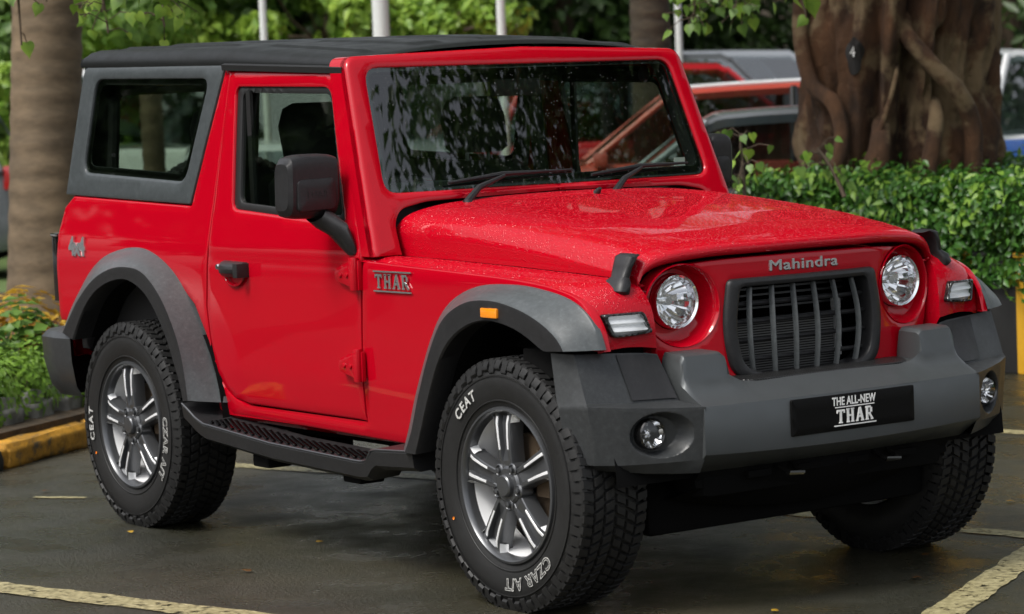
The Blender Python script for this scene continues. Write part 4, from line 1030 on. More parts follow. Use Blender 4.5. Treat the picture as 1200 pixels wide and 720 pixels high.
def leaves(P, D, L_, Wd, seed=0, fold=.25, quad=True):
    """leaf blades as folded rhombi: P centres, D outward directions, lengths, widths"""
    r = np.random.default_rng(seed); n = len(P)
    D = D + r.normal(0, .55, (n, 3)); D /= np.linalg.norm(D, axis=1)[:, None] + 1e-9
    T = r.normal(0, 1, (n, 3)); T[:, 2] -= .35; T -= D * (T * D).sum(1)[:, None]; T /= np.linalg.norm(T, axis=1)[:, None] + 1e-9
    S = np.cross(D, T); L_ = L_ * r.uniform(.6, 1.3, n)[:, None]; Wd = Wd * r.uniform(.7, 1.2, n)[:, None]
    a = P - T * L_ / 2; c = P + T * L_ / 2; m1 = P - T * L_ * .08 + S * Wd / 2 + D * Wd * fold; m2 = P - T * L_ * .08 - S * Wd / 2 + D * Wd * fold
    V = np.stack([a, m1, c, m2], 1).reshape(-1, 3); k = np.arange(n)[:, None] * 4
    return V, np.concatenate([k + np.array([0, 1, 2]), k + np.array([0, 2, 3])], 0)
def leaf_obj(name, P, D, size, m, parent=None, seed=0, ratio=.55):
    V, F = leaves(P, D, size, size * ratio, seed); me = bpy.data.meshes.new(name); me.vertices.add(len(V)); me.vertices.foreach_set('co', V.ravel())
    me.loops.add(len(F) * 3); me.loops.foreach_set('vertex_index', F.ravel().astype(np.int32)); me.polygons.add(len(F)); me.polygons.foreach_set('loop_start', np.arange(len(F), dtype=np.int32) * 3); me.update(calc_edges=True)
    me.materials.append(m); return link(name, me, parent)
def blob(c, rad, n, seed, shell=.55):
    r = np.random.default_rng(seed); u = r.normal(0, 1, (n, 3)); u /= np.linalg.norm(u, axis=1)[:, None]; k = shell + (1 - shell) * r.random(n) ** .6
    p = u * k[:, None] * np.array(rad); return p + np.array(c), u
def crown(center, rad, nclump, per, seed, clump=.22):
    """light and dark leaf clumps spread through the crown's volume with gaps between them"""
    r = np.random.default_rng(seed); Ps = []; Ds = []
    for i in range(nclump):
        u = r.normal(0, 1, 3); u /= np.linalg.norm(u); c = np.array(center) + u * np.array(rad) * (r.random() ** .45)
        s = clump * np.mean(rad) * r.uniform(.6, 1.35); p, d = blob(c, (s * 1.2, s * 1.2, s * .75), per, int(r.integers(1e9)), .3); d = d + np.array([0, 0, .6]); Ps.append(p); Ds.append(d)
    return np.concatenate(Ps), np.concatenate(Ds)
def bark(name, a, b2, sc=6, st=(1, 1, .25), bs=.6):
    m = mat(name, a, .85); t = tex(m, 'noise', sc, 8, .65, st); t2 = tex(m, 'noise', sc * .22, 4); N, L, b = nodes(m)
    c1 = ramp(m, t.outputs[0], [(.3, a), (.7, b2)]); c2 = ramp(m, t2.outputs[0], [(.3, (.6, .6, .6)), (.7, (1.25, 1.2, 1.1))]); mx = N.new('ShaderNodeMix'); mx.data_type = 'RGBA'; mx.blend_type = 'MULTIPLY'; mx.inputs[0].default_value = 1
    L.new(c1, mx.inputs[6]); L.new(c2, mx.inputs[7]); setcol(m, mx.outputs[2]); bump(m, t.outputs[0], bs, .03); return m
BK = bark('brown_bark', (.035, .026, .018), (.12, .085, .055)); PB = bark('palm_bark', (.10, .074, .046), (.21, .155, .098), 5, (1, 1, 2.5), .3)
def tree(name, base, h, cr, label, lm='dark', nclump=60, per=240, leaf=.16, seed=1, group='trees behind the car park', cz=None, trad=.18, lean=(0, 0)):
    o = empty(name, (base[0], base[1], 0)); tag(o, label, 'tree', group)
    q = MB(); cz = cz or h - cr[2] * .6; r = random.Random(seed)
    q.tube([(lean[0] * t, lean[1] * t, h * .7 * t) for t in (-.02, .08, .3, .6, 1)], [trad * 1.5, trad * 1.1, trad * .95, trad * .85, trad * .55], BK, 14)
    for k in range(6):
        a = k * 1.05 + r.random(); z0 = h * r.uniform(.32, .6); e = Vector((math.cos(a) * cr[0] * .7, math.sin(a) * cr[1] * .7, cz + cr[2] * r.uniform(-.3, .4))); s = Vector((lean[0] * z0 / h / .7, lean[1] * z0 / h / .7, z0))
        q.tube([s, s.lerp(e, .35) + Vector((0, 0, .2)), s.lerp(e, .7), e], [trad * .5, trad * .35, trad * .22, trad * .08], BK, 8)
    q.build('trunk', o)
    P, D = crown((lean[0], lean[1], cz), cr, nclump, per, seed); leaf_obj('crown', P, D, leaf, LM[lm], o, seed); return o

# the big fig tree at the right: fused, fluted stems and clinging roots
figm = bark('fig_bark', (.010, .005, .0025), (.15, .068, .028), 5, (1, 1, .45), 1.); t = tex(figm, 'noise', 26, 8, .75); bump(figm, t.outputs[0], .9, .03); N, L, b = nodes(figm)
tt = tex(figm, 'noise', 1.6, 6, .6); prev = b.inputs['Base Color'].links[0].from_socket; mx = N.new('ShaderNodeMix'); mx.data_type = 'RGBA'
L.new(ramp(figm, tt.outputs[0], [(.52, 0.), (.57, .85)]), mx.inputs[0]); L.new(prev, mx.inputs[6]); mx.inputs[7].default_value = (.21, .145, .075, 1); setcol(figm, mx.outputs[2])
FX, FY = -5.11, 5.64
fig = empty('fig_tree', (FX, FY, 0)); tag(fig, 'huge old fig tree with fluted reddish-brown trunk and clinging roots, rising behind the hedge', 'tree')
vx = Vector((CP.x - FX, CP.y - FY)).normalized(); va = math.atan2(vx.y, vx.x)
def frad(a, z):
    t = a - va
    lob = .09 * math.cos(3 * t + .35) + .06 * math.cos(7 * t + 1.1 + .5 * z) + .03 * math.cos(13 * t + z * 1.3) + .20 * mnoise.noise(Vector((math.cos(a) * 1.6, math.sin(a) * 1.6, z * .7)))
    rr = .45 * (1 + .15 * math.exp(-z * 1.6) + .10 * z) * (1 + lob)
    rr += .11 * mnoise.noise(Vector((math.cos(a) * 4.5, math.sin(a) * 4.5, z * 1.8))) + .05 * mnoise.noise(Vector((math.cos(a) * 11, math.sin(a) * 11, z * 5))) + .012 * mnoise.noise(Vector((math.cos(a) * 26, math.sin(a) * 26, z * 14)))
    w1 = (t + math.pi) % (2 * math.pi) - math.pi
    cleft = math.exp(-((w1 - .14 + .07 * math.sin(z * 2)) / .13) ** 2) + .8 * math.exp(-((w1 + .40 - .10 * z) / .10) ** 2) + .7 * math.exp(-((w1 - .75 + .12 * z) / .07) ** 2) * (z < 1.9)
    return rr - .24 * min(1, cleft)
lnx, lny = -math.sin(va) * .05, math.cos(va) * .05
mb = MB(); P = [[(lnx * (z - 1.4) + frad(2 * math.pi * k / 260, z) * math.cos(2 * math.pi * k / 260), lny * (z - 1.4) + frad(2 * math.pi * k / 260, z) * math.sin(2 * math.pi * k / 260), z - .05) for k in range(260)] for z in np.linspace(0, 4.6, 120)]
mb.grid(P, figm, closev=True); mb.build('trunk', fig, ang=70)
# clinging roots: run on the side that faces the car park
fr_ = Vector((-math.sin(va), math.cos(va), 0)); ff_ = Vector((math.cos(va), math.sin(va), 0))
def root(pts, r0, r1):
    q = MB(); k = len(pts); pts = [(pts[0][0] * .93, pts[0][1] * .45, pts[0][2] + .12)] + list(pts); L3 = [tuple(fr_ * a * .80 + ff_ * d * .80 + Vector((0, 0, z))) for a, d, z in pts]; L3 = catmull(L3, 6)
    q.tube(L3, [r0 + (r1 - r0) * i / (len(L3) - 1) * (1 + .5 * mnoise.noise(Vector((i * .35, a_ * 3, 0)))) for i, a_ in enumerate([pts[0][0]] * len(L3))], figm, 10); q.build('root', fig, ang=70)
for pts, r0, r1 in [([(.10, .62, 1.85), (.28, .66, 1.66), (.46, .60, 1.50), (.56, .50, 1.30), (.55, .50, 1.0), (.50, .52, .6)], .05, .055), ([(-.52, .50, 2.6), (-.66, .40, 2.0), (-.60, .48, 1.6), (-.42, .62, 1.45), (-.38, .66, 1.2), (-.52, .6, .9), (-.56, .60, .5)], .045, .05),
                    ([(-.10, .70, 1.25), (-.14, .72, 1.0), (-.20, .76, .7), (-.26, .80, .5)], .05, .09), ([(.30, .68, 1.35), (.24, .72, 1.1), (.14, .76, .8), (.10, .82, .5)], .035, .07), ([(.02, .70, 1.6), (-.1, .72, 1.3), (-.24, .72, 1.05), (-.30, .74, .7)], .012, .02)]: root(pts, r0, r1)
# dark daubed patches and the painted number, following the bark
fm = mat('dark_paint_patch', (.010, .008, .007), .7)
def onbark(a_off, z, lift): a = va + a_off; r_ = frad(a, z) + lift; return (lnx * (z - 1.4) + r_ * math.cos(a), lny * (z - 1.4) + r_ * math.sin(a), z - .05)
for (a0, z0, wa, wz) in ((-.42, 1.78, .10, .11),):
    q = MB(); q.grid([[onbark(a0 + wa * rr * math.cos(t) * (1 + .2 * math.sin(3 * t)), z0 + wz * rr * math.sin(t), .034 - .022 * rr) for t in np.linspace(0, 2 * math.pi, 40)] for rr in (0.001, .4, .75, 1)], fm); q.build('dark_patch', fig)
V, F = text_mesh('4', .085, .0); q = MB(); q.add([onbark(-.42 + v[0] / .5, 1.80 + v[1], .040) for v in V], F, M['white']); q.build('painted_number', fig, smooth=False)
# limbs and a wide canopy overhead (mirrored in the bonnet and the windscreen)
q = MB()
for k, (dx, dy, dz) in enumerate([(3.5, -1.5, 6.2), (5.5, 1.5, 6.6), (-2, 3, 6.5), (-3.5, -1.5, 6.6), (1, -4.0, 6.4), (.5, 4.2, 6.4)]):
    q.tube(catmull([(dx * .05, dy * .05, 3.0), (dx * .18, dy * .18, 4.4), (dx * .5, dy * .5, 5.5), (dx, dy, dz)], 4), [.42 - .40 * i / 12 + .03 for i in range(13)], figm, 12)
q.build('limb', fig, ang=70)
P1, D1 = crown((.6, 0, 6.9), (5.2, 5.0, 1.7), 210, 130, 5, .16); leaf_obj('crown', P1, D1, .15, LM['mid'], fig, 5, .7)

# drooping leafy twigs with heart-shaped leaves
def heart_leaf(q, c, d, n_, L_, m):
    d = d.normalized(); n_ = (n_ - d * n_.dot(d)).normalized(); s = d.cross(n_)
    prof = [(0, 0), (-.08, .22), (.05, .42), (.30, .46), (.60, .28), (.85, .08), (1.05, 0), (.85, -.08), (.60, -.28), (.30, -.46), (.05, -.42), (-.08, -.22)]
    V = [c + d * (a * L_) + s * (b2 * L_ * .95) + n_ * (-(abs(b2) ** 1.3) * .3 * L_ - a * a * .12 * L_) for a, b2 in prof]; mid = [c + d * (a * L_) - n_ * a * a * .12 * L_ for a in (.3, .6)]
    k = len(V); q.add(V + mid, [(0, 1, 2, 12), (2, 3, 12), (3, 4, 13, 12), (4, 5, 6, 13), (6, 7, 8, 13), (8, 9, 12, 13), (9, 10, 12), (10, 11, 0, 12)], m)
def twig(start, end, n, L_, seed, label, mats=('heart', 'lime'), sag=.2, spread=.15, group='leafy twigs hanging into view', name='hanging_twig'):
    r = random.Random(seed); a = Vector(start); e = Vector(end); o = empty(name, tuple(a)); tag(o, label, 'twig', group)
    pts = [a.lerp(e, t) + Vector((0, 0, sag * math.sin(math.pi * t))) - a for t in np.linspace(0, 1, 9)]
    q = MB(); q.tube(pts, [.012 - .0009 * i for i in range(9)], BK, 6)
    lv = []
    for i in range(n):
        t = r.uniform(.08, 1); p = pts[0].lerp(pts[-1], t) + Vector((0, 0, sag * math.sin(math.pi * t))); off = Vector((r.gauss(0, 1), r.gauss(0, 1), r.gauss(-.25, .6))) * spread; pp = p + off
        q.tube([p, p + off * .6 + Vector((0, 0, .02)), pp], .0025, BK, 5, False)
        lf = MB(); heart_leaf(lf, pp, Vector((r.gauss(0, .5), r.gauss(0, .5), -1)), Vector((r.gauss(.5, .5), r.gauss(-.5, .5), r.uniform(.1, 1))), L_ * r.uniform(.65, 1.25), LM[mats[0] if r.random() < .6 else mats[1]]); lv.append(lf)
    st = q.build('stem', o)
    for lf in lv: lf.build('leaf', o, ang=80)
    return o

for a in [((-5.06, -.03, 2.35), (-5.06, -.01, 1.90), 12, .10, 1, 'leafy twig with broad heart-shaped leaves hanging at the far left edge over the palm trunk'),
          ((-4.95, .14, 2.4), (-5.0, .10, 2.10), 6, .11, 2, 'short twig with a pale drooping leaf over the palm trunk'),
          ((-4.45, .28, 2.35), (-4.33, .36, 1.95), 75, .062, 3, 'bushy lime twig hanging over the rear corner of the black roof'),
          ((-4.6, .10, 2.35), (-4.5, .16, 1.93), 75, .062, 4, 'yellow-green leafy twig hanging just right of the palm trunk')]:
    twig(*a, spread=.12)
for a in [((-4.45, 3.69, 2.3), (-4.5, 3.62, 1.94), 70, .06, 11, 'leafy twig hanging above the parked cars, leftmost by the white pole', ('mid', 'heart')),
          ((-4.36, 3.80, 2.3), (-4.34, 3.82, 1.95), 70, .06, 12, 'leafy twig with yellowing tips hanging above the red parked car', ('mid', 'lime')),
          ((-4.20, 3.98, 2.3), (-4.12, 4.08, 1.95), 26, .09, 13, 'twig of big lime heart-shaped leaves hanging in front of the fig trunk', ('heart', 'lime')),
          ((-3.78, 3.33, .95), (-3.84, 3.36, 1.34), 18, .06, 14, 'low leafy sprig reaching up in front of the black parked car', ('mid', 'lime')),
          ((-3.5, 3.75, 1.0), (-3.62, 3.68, 1.25), 14, .055, 15, 'low leafy sprig rising beside the foot of the fig trunk', ('mid', 'lime'))]:
    twig(*a, sag=.03, spread=.08)

# hedge in a striped planter wall
strp = mat('yellow_black_stripes', (.5, .28, .02), .6); N, L, b = nodes(strp)
tc = N.new('ShaderNodeTexCoord'); sx = N.new('ShaderNodeSeparateXYZ'); L.new(tc.outputs['Object'], sx.inputs[0])
ad = N.new('ShaderNodeMath'); ad.operation = 'ADD'; ad.inputs[1].default_value = 10.21; L.new(sx.outputs[0], ad.inputs[0])
md_ = N.new('ShaderNodeMath'); md_.operation = 'MODULO'; md_.inputs[1].default_value = .62; L.new(ad.outputs[0], md_.inputs[0])
t = tex(strp, 'noise', 6, 6); setcol(strp, ramp(strp, md_.outputs[0], [(.0, (.60, .32, .015)), (.30, (.60, .32, .015)), (.305, (.012, .012, .012)), (.6, (.012, .012, .012))])); bump(strp, t.outputs[0], .4, .01)
for n_ in N:
    if n_.type == 'VALTORGB' and len(n_.color_ramp.elements) == 4: n_.color_ramp.interpolation = 'CONSTANT'
pl = MB(); pl.box((-1.2, 4.92, .31), (8.6, .14, .62), strp); pl.box((-1.2, 4.92, .635), (8.6, .18, .03), kb); pl.box((-1.2, 7.6, .31), (8.6, .14, .62), strp); pl.box((3.03, 6.26, .31), (.14, 2.52, .62), strp); pl.box((-5.43, 6.26, .31), (.14, 2.52, .62), strp)
o = pl.build('planter_wall', bevel=.012); tag(o, 'low yellow and black striped planter wall under the hedge', 'wall')
q = MB(); q.box((-1.2, 6.26, .30), (8.3, 2.5, .56), soil); o = q.build('planter_soil', smooth=False); o['kind'] = 'structure'
r = np.random.default_rng(5)
def hedge_pts(n):
    x = r.uniform(-5.5, 2.6, n); s_ = r.random(n); P = np.zeros((n, 3)); D = np.zeros((n, 3))
    for i in range(n):
        if s_[i] < .42: y = 4.80 + abs(r.normal(0, .05)); z = r.uniform(.50, 1.04); d = (0, -1, .4)
        else: y = 4.82 + 1.9 * r.random() ** 1.3; z = 1.02 + r.normal(0, .04); d = (0, -.2, 1)
        h_ = .10 * mnoise.noise(Vector((x[i] * 1.1, y * 1.1, 0))) + .05 * mnoise.noise(Vector((x[i] * 4, y * 4, 2)))
        if d[2] == 1: z += h_
        else: y -= .10 * mnoise.noise(Vector((x[i] * 2.5, 5, z * 4))) + .04; z += h_ * (z > .8) - .03 * (mnoise.noise(Vector((x[i] * 3, 1, 1))) > .2)
        P[i] = (x[i], y, z); D[i] = d
    return P, D
he = empty('hedge', (0, 0, 0)); tag(he, 'clipped dense green hedge growing in the striped planter before the fig tree', 'hedge')
P, D = hedge_pts(42000); leaf_obj('foliage', P, D, .052, LM['hedge'], he, 9, .62); P, D = hedge_pts(5000); leaf_obj('young_shoots', P + np.array([0, -.01, .02]), D, .07, LM['shrub'], he, 19, .5)
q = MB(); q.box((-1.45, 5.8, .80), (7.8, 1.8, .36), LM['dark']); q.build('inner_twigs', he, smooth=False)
ts = [((-3.74, 4.72, .62), 70), ((-3.36, 4.72, .60), 40), ((-3.25, 4.70, .5), 26)]
for c, n in ts: p, d = blob(c, (.16, .07, .13), n, n, .2); leaf_obj('drooping_sprig', p, d + np.array([0, -.5, 0]), .06, LM['hedge'], he, 3, .6)

# royal palm on the left
def palm(name, base, r0, r1, h, label, lean, mt, fronds=True, seed=0, group=None):
    o = empty(name, (*base, 0)); tag(o, label, 'palm tree', group); q = MB(); P = []
    for z in np.linspace(-.05, h, int(h / .02)):
        t = z / h; rr = r0 + (r1 - r0) * min(1, z / 2.4); rr += .10 * math.exp(-max(z, 0) * 7) * 1.2 + .003 * math.sin(z * 42 + .6 * math.sin(z * 3))
        P.append([(lean[0] * z + rr * math.cos(a) * (1 + .02 * mnoise.noise(Vector((math.cos(a) * 2, math.sin(a) * 2, z)))), lean[1] * z + rr * math.sin(a), z) for a in np.linspace(0, 2 * math.pi, 49)[:-1]])
    q.grid(P, mt, closev=True); q.build('trunk', o, ang=80)
    if fronds:
        f = MB(); rr = random.Random(seed)
        for k in range(14):
            a = k * 2.4 + rr.random() * .4; el = rr.uniform(-.1, 1.0); u = Vector((math.cos(a), math.sin(a), 0)); L_ = 2.7; pts = []
            for t in np.linspace(0, 1, 14): pts.append(Vector((lean[0] * h, lean[1] * h, h)) + u * (L_ * t * math.cos(el)) + Vector((0, 0, L_ * (math.sin(el) * t - .9 * t * t))))
            f.tube(pts, [.03 * (1 - t) + .004 for t in np.linspace(0, 1, 14)], LM['mid'], 5); s_ = u.cross(Vector((0, 0, 1)))
            for i in range(1, 13):
                for sg in (-1, 1):
                    for j in range(3):
                        p = pts[i].lerp(pts[min(i + 1, 13)], j / 3); ll = .62 * math.sin(math.pi * (i / 14) ** .8) + .1; e = p + s_ * sg * ll * .85 + u * .25 * ll - Vector((0, 0, ll * .45)); w = u * .02
                        f.add([p - w, p + w, e], [(0, 1, 2)], LM['mid'])
        f.build('fronds', o, ang=80)
    return o
palm('palm_tree', (-9.37, 2.09), .25, .222, 6.5, 'thick ringed palm trunk at the left of the photo, grey-brown above and tan below', (.033, .046), PB, True, 1)
BPB = bark('dark_palm_bark', (.018, .013, .008), (.055, .042, .025), 7, (1, 1, 3), .5)
palm('palm_tree', (-12.08, 9.37), .19, .175, 6, 'slender dark palm trunk behind the car roof near the windscreen top', (0, 0), BPB, True, 2)
# bed planting: crotons and low green shrubs
def bush(name, c, rad, n, size, m, label, cat, seed, group, ratio=.45):
    o = empty(name, (c[0], c[1], .14)); tag(o, label, cat, group); p, d = blob((0, 0, rad[2] * .5), rad, n, seed, .35); d[:, 2] += .7; p[:, 2] = np.maximum(p[:, 2], .01)
    leaf_obj('foliage', p, d, size, LM[m], o, seed, ratio); q = MB()
    for k in range(5): a = k * 1.3; q.tube([(0, 0, -.02), (math.cos(a) * rad[0] * .5, math.sin(a) * rad[1] * .5, rad[2] * .8)], [.012, .005], BK, 6)
    q.build('stems', o); return o
cl = ['yellow and orange croton bush at the foot of the palm, leftmost', 'yellow and orange croton bush at the foot of the palm, middle one', 'croton bush with brown lower leaves just behind the rear bumper', 'croton bush hidden behind the rear of the red car', 'croton bush outside the left edge']
for k, (x, y) in enumerate([(-6.65, .10), (-6.45, .55), (-6.2, .95), (-6.0, 1.5), (-6.9, -.5)]): bush('croton_bush', (x, y), (.34, .34, .36), 520, .12, 'croton', cl[k], 'bush', 40 + k, 'croton bushes round the palm', .32)
cl = ['low brown-leaved bush between crotons and green shrubs, leftmost', 'low brown-leaved bush between crotons and green shrubs, by the bumper', 'low brown-leaved bush hidden behind the red car']
for k, (x, y) in enumerate([(-6.05, -.05), (-5.8, .40), (-5.6, .9)]): bush('brown_bush', (x, y), (.32, .32, .26), 650, .09, 'brown', cl[k], 'bush', 60 + k, 'brown bushes in the bed', .4)
cl = ['bright green feathery shrub behind the edging stones at far left', 'bright green feathery shrub behind the edging stones, second from the left', 'bright green shrub against the rear bumper', 'bright green shrub hidden behind the rear wheel', 'bright green shrub outside the left edge', 'taller green shrub with round leaves behind the feathery ones', 'taller green shrub with round leaves nearest the bumper']
for k, (x, y) in enumerate([(-5.02, -.42), (-5.22, -.12), (-5.42, .16), (-5.6, .46), (-4.85, -.75)]): bush('green_shrub', (x, y), (.27, .27, .24), 1500, .045, 'shrub', cl[k], 'shrub', 80 + k, 'green shrubs along the kerb', .45)
for k, (x, y) in enumerate([(-5.45, -.20), (-5.65, .20)]): bush('round_leaved_shrub', (x, y), (.25, .25, .36), 300, .085, 'mid', cl[5 + k], 'shrub', 90 + k, None, .7)

# light poles
pm2 = mat('white_pole_paint', (.62, .64, .62), .45)
for (x, y, rr, lab) in [(-13.46, 7.44, .080, 'thick pale lamp post, the widest of the poles behind the roof'), (-13.9, 6.5, .034, 'slim white pole behind the rear part of the roof'), (-12.7, 8.2, .042, 'slim white pole right of the thick lamp post'), (-16.58, 13.35, .04, 'slim pale pole beside the far windscreen pillar')]:
    o = empty('lamp_post', (x, y, 0)); tag(o, lab, 'lamp post', 'poles in the car park'); q = MB(); q.tube([(0, 0, 0), (0, 0, 6.5)], [rr, rr * .8], pm2, 16); q.tube([(0, 0, 6.4), (.3, .2, 6.7), (.8, .5, 6.75)], rr * .5, pm2, 8); q.build('post', o)
    q = MB(); q.tube([(0, 0, -.02), (0, 0, .35)], rr * 1.7, pm2, 16); q.build('base', o); q = MB(); q.box((1.0, .62, 6.74), (.5, .2, .09), M['gun'], Matrix.Rotation(.55, 3, 'Z')); q.build('lamp_head', o, bevel=.02)

# ---- other parked cars
def paint(name, c, m=0): return mat(name, c, .3, m, 1)
CPAINT = {'white': paint('white_car_paint', (.70, .72, .73)), 'black': paint('black_car_paint', (.012, .013, .015)), 'silver': paint('silver_car_paint', (.42, .44, .46), .5), 'red': paint('red_car_paint', (.55, .012, .02)), 'coral': paint('coral_red_car_paint', (.60, .09, .06)), 'grey': paint('grey_car_paint', (.12, .13, .14), .3), 'blue': paint('blue_car_paint', (.03, .10, .25))}
YEL = mat('yellow_stripe_paint', (.65, .42, .02), .4)
BG = glass('tinted_car_glass', (.42, .48, .48), 4.5)
def other_car(name, loc, rz, col, label, kind='hatch', H=1.5, L_=3.9, Wd=1.7, roofcol=None, stripe=False, cat='car', belt=False, glare=False):
    c = empty(name, (*loc, 0), rz); tag(c, label, cat, 'other parked cars'); m = CPAINT[col]; rm_ = CPAINT[roofcol] if roofcol else m
    hb = H * .60; x0, x1 = -L_ / 2, L_ / 2; wr = .31; fa = x1 - .78; ra = x0 + .72
    if kind == 'van': roofl = [(x0 + .02, hb), (x0 + .06, H - .06), (x0 + .25, H), (x1 - 1.0, H), (x1 - .45, hb + .12)]
    elif kind == 'suv': roofl = [(x0 + .08, hb), (x0 + .30, H - .05), (x0 + .6, H), (x1 - 1.95, H - .01), (x1 - 1.55, H - .10), (x1 - 1.0, hb + .08)]
    elif kind == 'sedan': roofl = [(x0 + .55, hb + .04), (x0 + 1.15, H - .04), (x0 + 1.5, H), (x1 - 2.0, H - .01), (x1 - 1.7, H - .08), (x1 - 1.12, hb + .05)]
    else: roofl = [(x0 + .10, hb), (x0 + .42, H - .06), (x0 + .8, H), (x1 - 1.8, H - .02), (x1 - 1.5, H - .10), (x1 - .85, hb + .04)]
    bod = [(x0 + .02, .30), (x0, .45), (x0 + .03, hb - .1), (x0 + .09, hb)] + ([(x0 + .55, hb + .03)] if kind == 'sedan' else []) + [(roofl[-1][0], hb + .04), (x1 - .5, hb - .03), (x1 - .10, hb - .14), (x1, hb - .30), (x1, .40), (x1 - .05, .26)]
    def arch(cx): return [(cx + (wr + .05) * math.cos(a), .32 + (wr + .05) * math.sin(a)) for a in np.linspace(-.15, math.pi + .15, 12)]
    outl_ = bod + [(fa + wr + .06, .24)] + arch(fa) + [(fa - wr - .06, .22), (ra + wr + .06, .22)] + arch(ra) + [(ra - wr - .06, .26)]
    q = MB(); hw = lambda z: Wd / 2 - .03 * max(0, .5 - z) * 2 - .05 * max(0, z - .55)
    for s in (1, -1):
        mm = lambda x, z, d, s=s: (x, s * (hw(z) - .10 * (abs(x) / (L_ / 2)) ** 6 - d), z)
        panel('', outl_, mm, m, step=.12, r=.025, thick=.12, mb=q)
    top = resamp(catmull(bod[3:], 3), 34); P = []
    for x, z in [(x0 + .02, .30), (x0, .45), (x0 + .03, hb - .1)] + top:
        w = hw(z) - .10 * (abs(x) / (L_ / 2)) ** 6 - .022; P.append([(x, w * t, z + .035 * (1 - t * t) * (z > hb - .25) + .0) for t in (-1, -.8, -.4, 0, .4, .8, 1)])
    q.grid(P, m); body = q.build('body', c, ang=40)
    # glasshouse
    def rw(z): return Wd / 2 - .06 - .20 * (z - hb) / (H - hb)
    ro = resamp(catmull(roofl, 5), 40); g = MB(); P = []
    for x, z in ro: w = rw(z); P.append([(x, w * t, z + .03 * (1 - t * t)) for t in (-1, -.9, -.5, 0, .5, .9, 1)])
    # windscreens are glass, roof skin is paint
    top_i = [i for i, p in enumerate(ro) if p[1] > H - .09]; a, b2 = top_i[0], top_i[-1]
    g.grid(P[:a + 1], BG); g.build('rear_window', c, ang=50); g = MB(); g.grid(P[b2:], BG); g.build('windscreen', c, ang=50)
    g = MB(); g.grid(P[a:b2 + 1], rm_)
    for s in (1, -1):
        k = [(x, s * (rw(z) + .004), z) for x, z in ro[a:b2 + 1]]; g.grid([[ (x, y, z + .005) for x, y, z in k], [(x, y + s * .015, z - .085) for x, y, z in k]], rm_)
        # pillars
        for (xa, za), (xb, zb), w_ in ((roofl[0], ro[a], .07), (ro[b2], roofl[-1], .05)): g.tube([(xa, s * (rw(za) + .005), za), (xb, s * (rw(zb)), zb)], w_ / 2, rm_, 8)
        xm = (roofl[0][0] + roofl[-1][0]) / 2 - .1; g.tube([(xm, s * (rw(hb) + .003), hb), (xm - .03, s * rw(H), H - .03)], .035, M['black_gl'], 8)
    g.build('roof', c, ang=50)
    for s in (1, -1):
        g = MB(); g.add([(x, s * rw(z), z) for x, z in ro] , [tuple(range(len(ro)))], BG); g.build('side_window', c, smooth=False)
        g = MB(); g.box((roofl[-1][0] - .1, s * (Wd / 2 + .06), hb + .08), (.12, .16, .12), m); g.build('wing_mirror', c, bevel=.03)
        g = MB(); g.box((x1 - .06, s * (Wd / 2 - .25), hb - .24), (.10, .34, .16), M['chrome']); g.build('headlight', c, bevel=.03)
        g = MB(); g.box((x0 + .03, s * (Wd / 2 - .16), hb - .06), (.10, .20, .24), M['tail']); g.build('tail_light', c, bevel=.03)
        for cx in (fa, ra):
            g = MB(); y = s * (Wd / 2 - .12); g.lathe([(.18, -.1), (.28, -.1), (.315, -.07), (.32, 0), (.315, .07), (.28, .1), (.18, .1)], M['rubber'], 28, (cx, y, .32)); w = g.build('wheel', c)
            g = MB(); g.lathe([(.19, -.085), (.14, -.06), (.05, -.095), (.001, -.095)], M['alloy'], 28, (cx, y, .32)); g.lathe([(.19, .085), (.14, .06), (.05, .095), (.001, .095)], M['alloy'], 28, (cx, y, .32)); g.build('rim', w)
    if belt:
        g = MB()
        for s in (1, -1): g.box((-.1, s * (Wd / 2 - .03), hb - .02), (L_ * .72, .03, .07), CPAINT['silver'])
        g.build('belt_trim', c, bevel=.01)
    if glare:
        for s in (1, -1): g = MB(); g.tube([(x, s * (rw(H) - .03), z + .02) for x, z in ro[a:b2 + 1]], .018, CPAINT['white'], 8); g.build('roof_glare', c)  # white glare along the roof edges, put in as thin tubes
    g = MB(); g.box((x1 - .01, 0, .42), (.05, Wd * .6, .16), M['black_gl']); g.box((x0 + .0, 0, .42), (.04, .5, .12), CPAINT['white']); g.build('grille', c, bevel=.02)
    g = MB(); g.box((0, 0, .30), (L_ - .3, Wd - .35, .18), M['under']); g.box((-.2, 0, hb * .8), (L_ - 2.0, Wd - .3, .12), M['seat'])
    for sx_ in (-.75, .15):
        for sy in (-.36, .36): g.box((sx_, sy, hb + .08), (.14, .42, .5), M['seat']); g.box((sx_ - .04, sy, hb + .40), (.10, .22, .18), M['seat'])
    g.build('cabin', c, bevel=.03)
    if stripe:
        g = MB()
        for z in (.52, .80):
            for s in (1, -1): g.box((0, s * (Wd / 2 + .002), z), (L_ - .5, .02, .055), YEL)
        g.build('side_stripe', c, smooth=False)
    return c
other_car('parked_hatchback', (-10.75, 9.1), R(234), 'coral', 'coral red hatchback behind the black car, left of the fig trunk', 'hatch', 1.60, 4.1, 1.72, 'coral', glare=True)
other_car('parked_sedan', (-8.55, 7.55), R(233), 'black', 'black car with silver-grey roof directly behind the hedge, left of the fig trunk', 'sedan', 1.40, 4.3, 1.72, 'silver', belt=True)
other_car('parked_hatchback', (-14.2, 11.4), R(56), 'red', 'bright red car seen just above the far windscreen pillar', 'hatch', 1.84, 3.9, 1.7)
other_car('parked_suv', (-17.2, 13.6), R(60), 'grey', 'dark grey tall car farthest back, under the arched building', 'suv', 1.98, 4.5, 1.8)
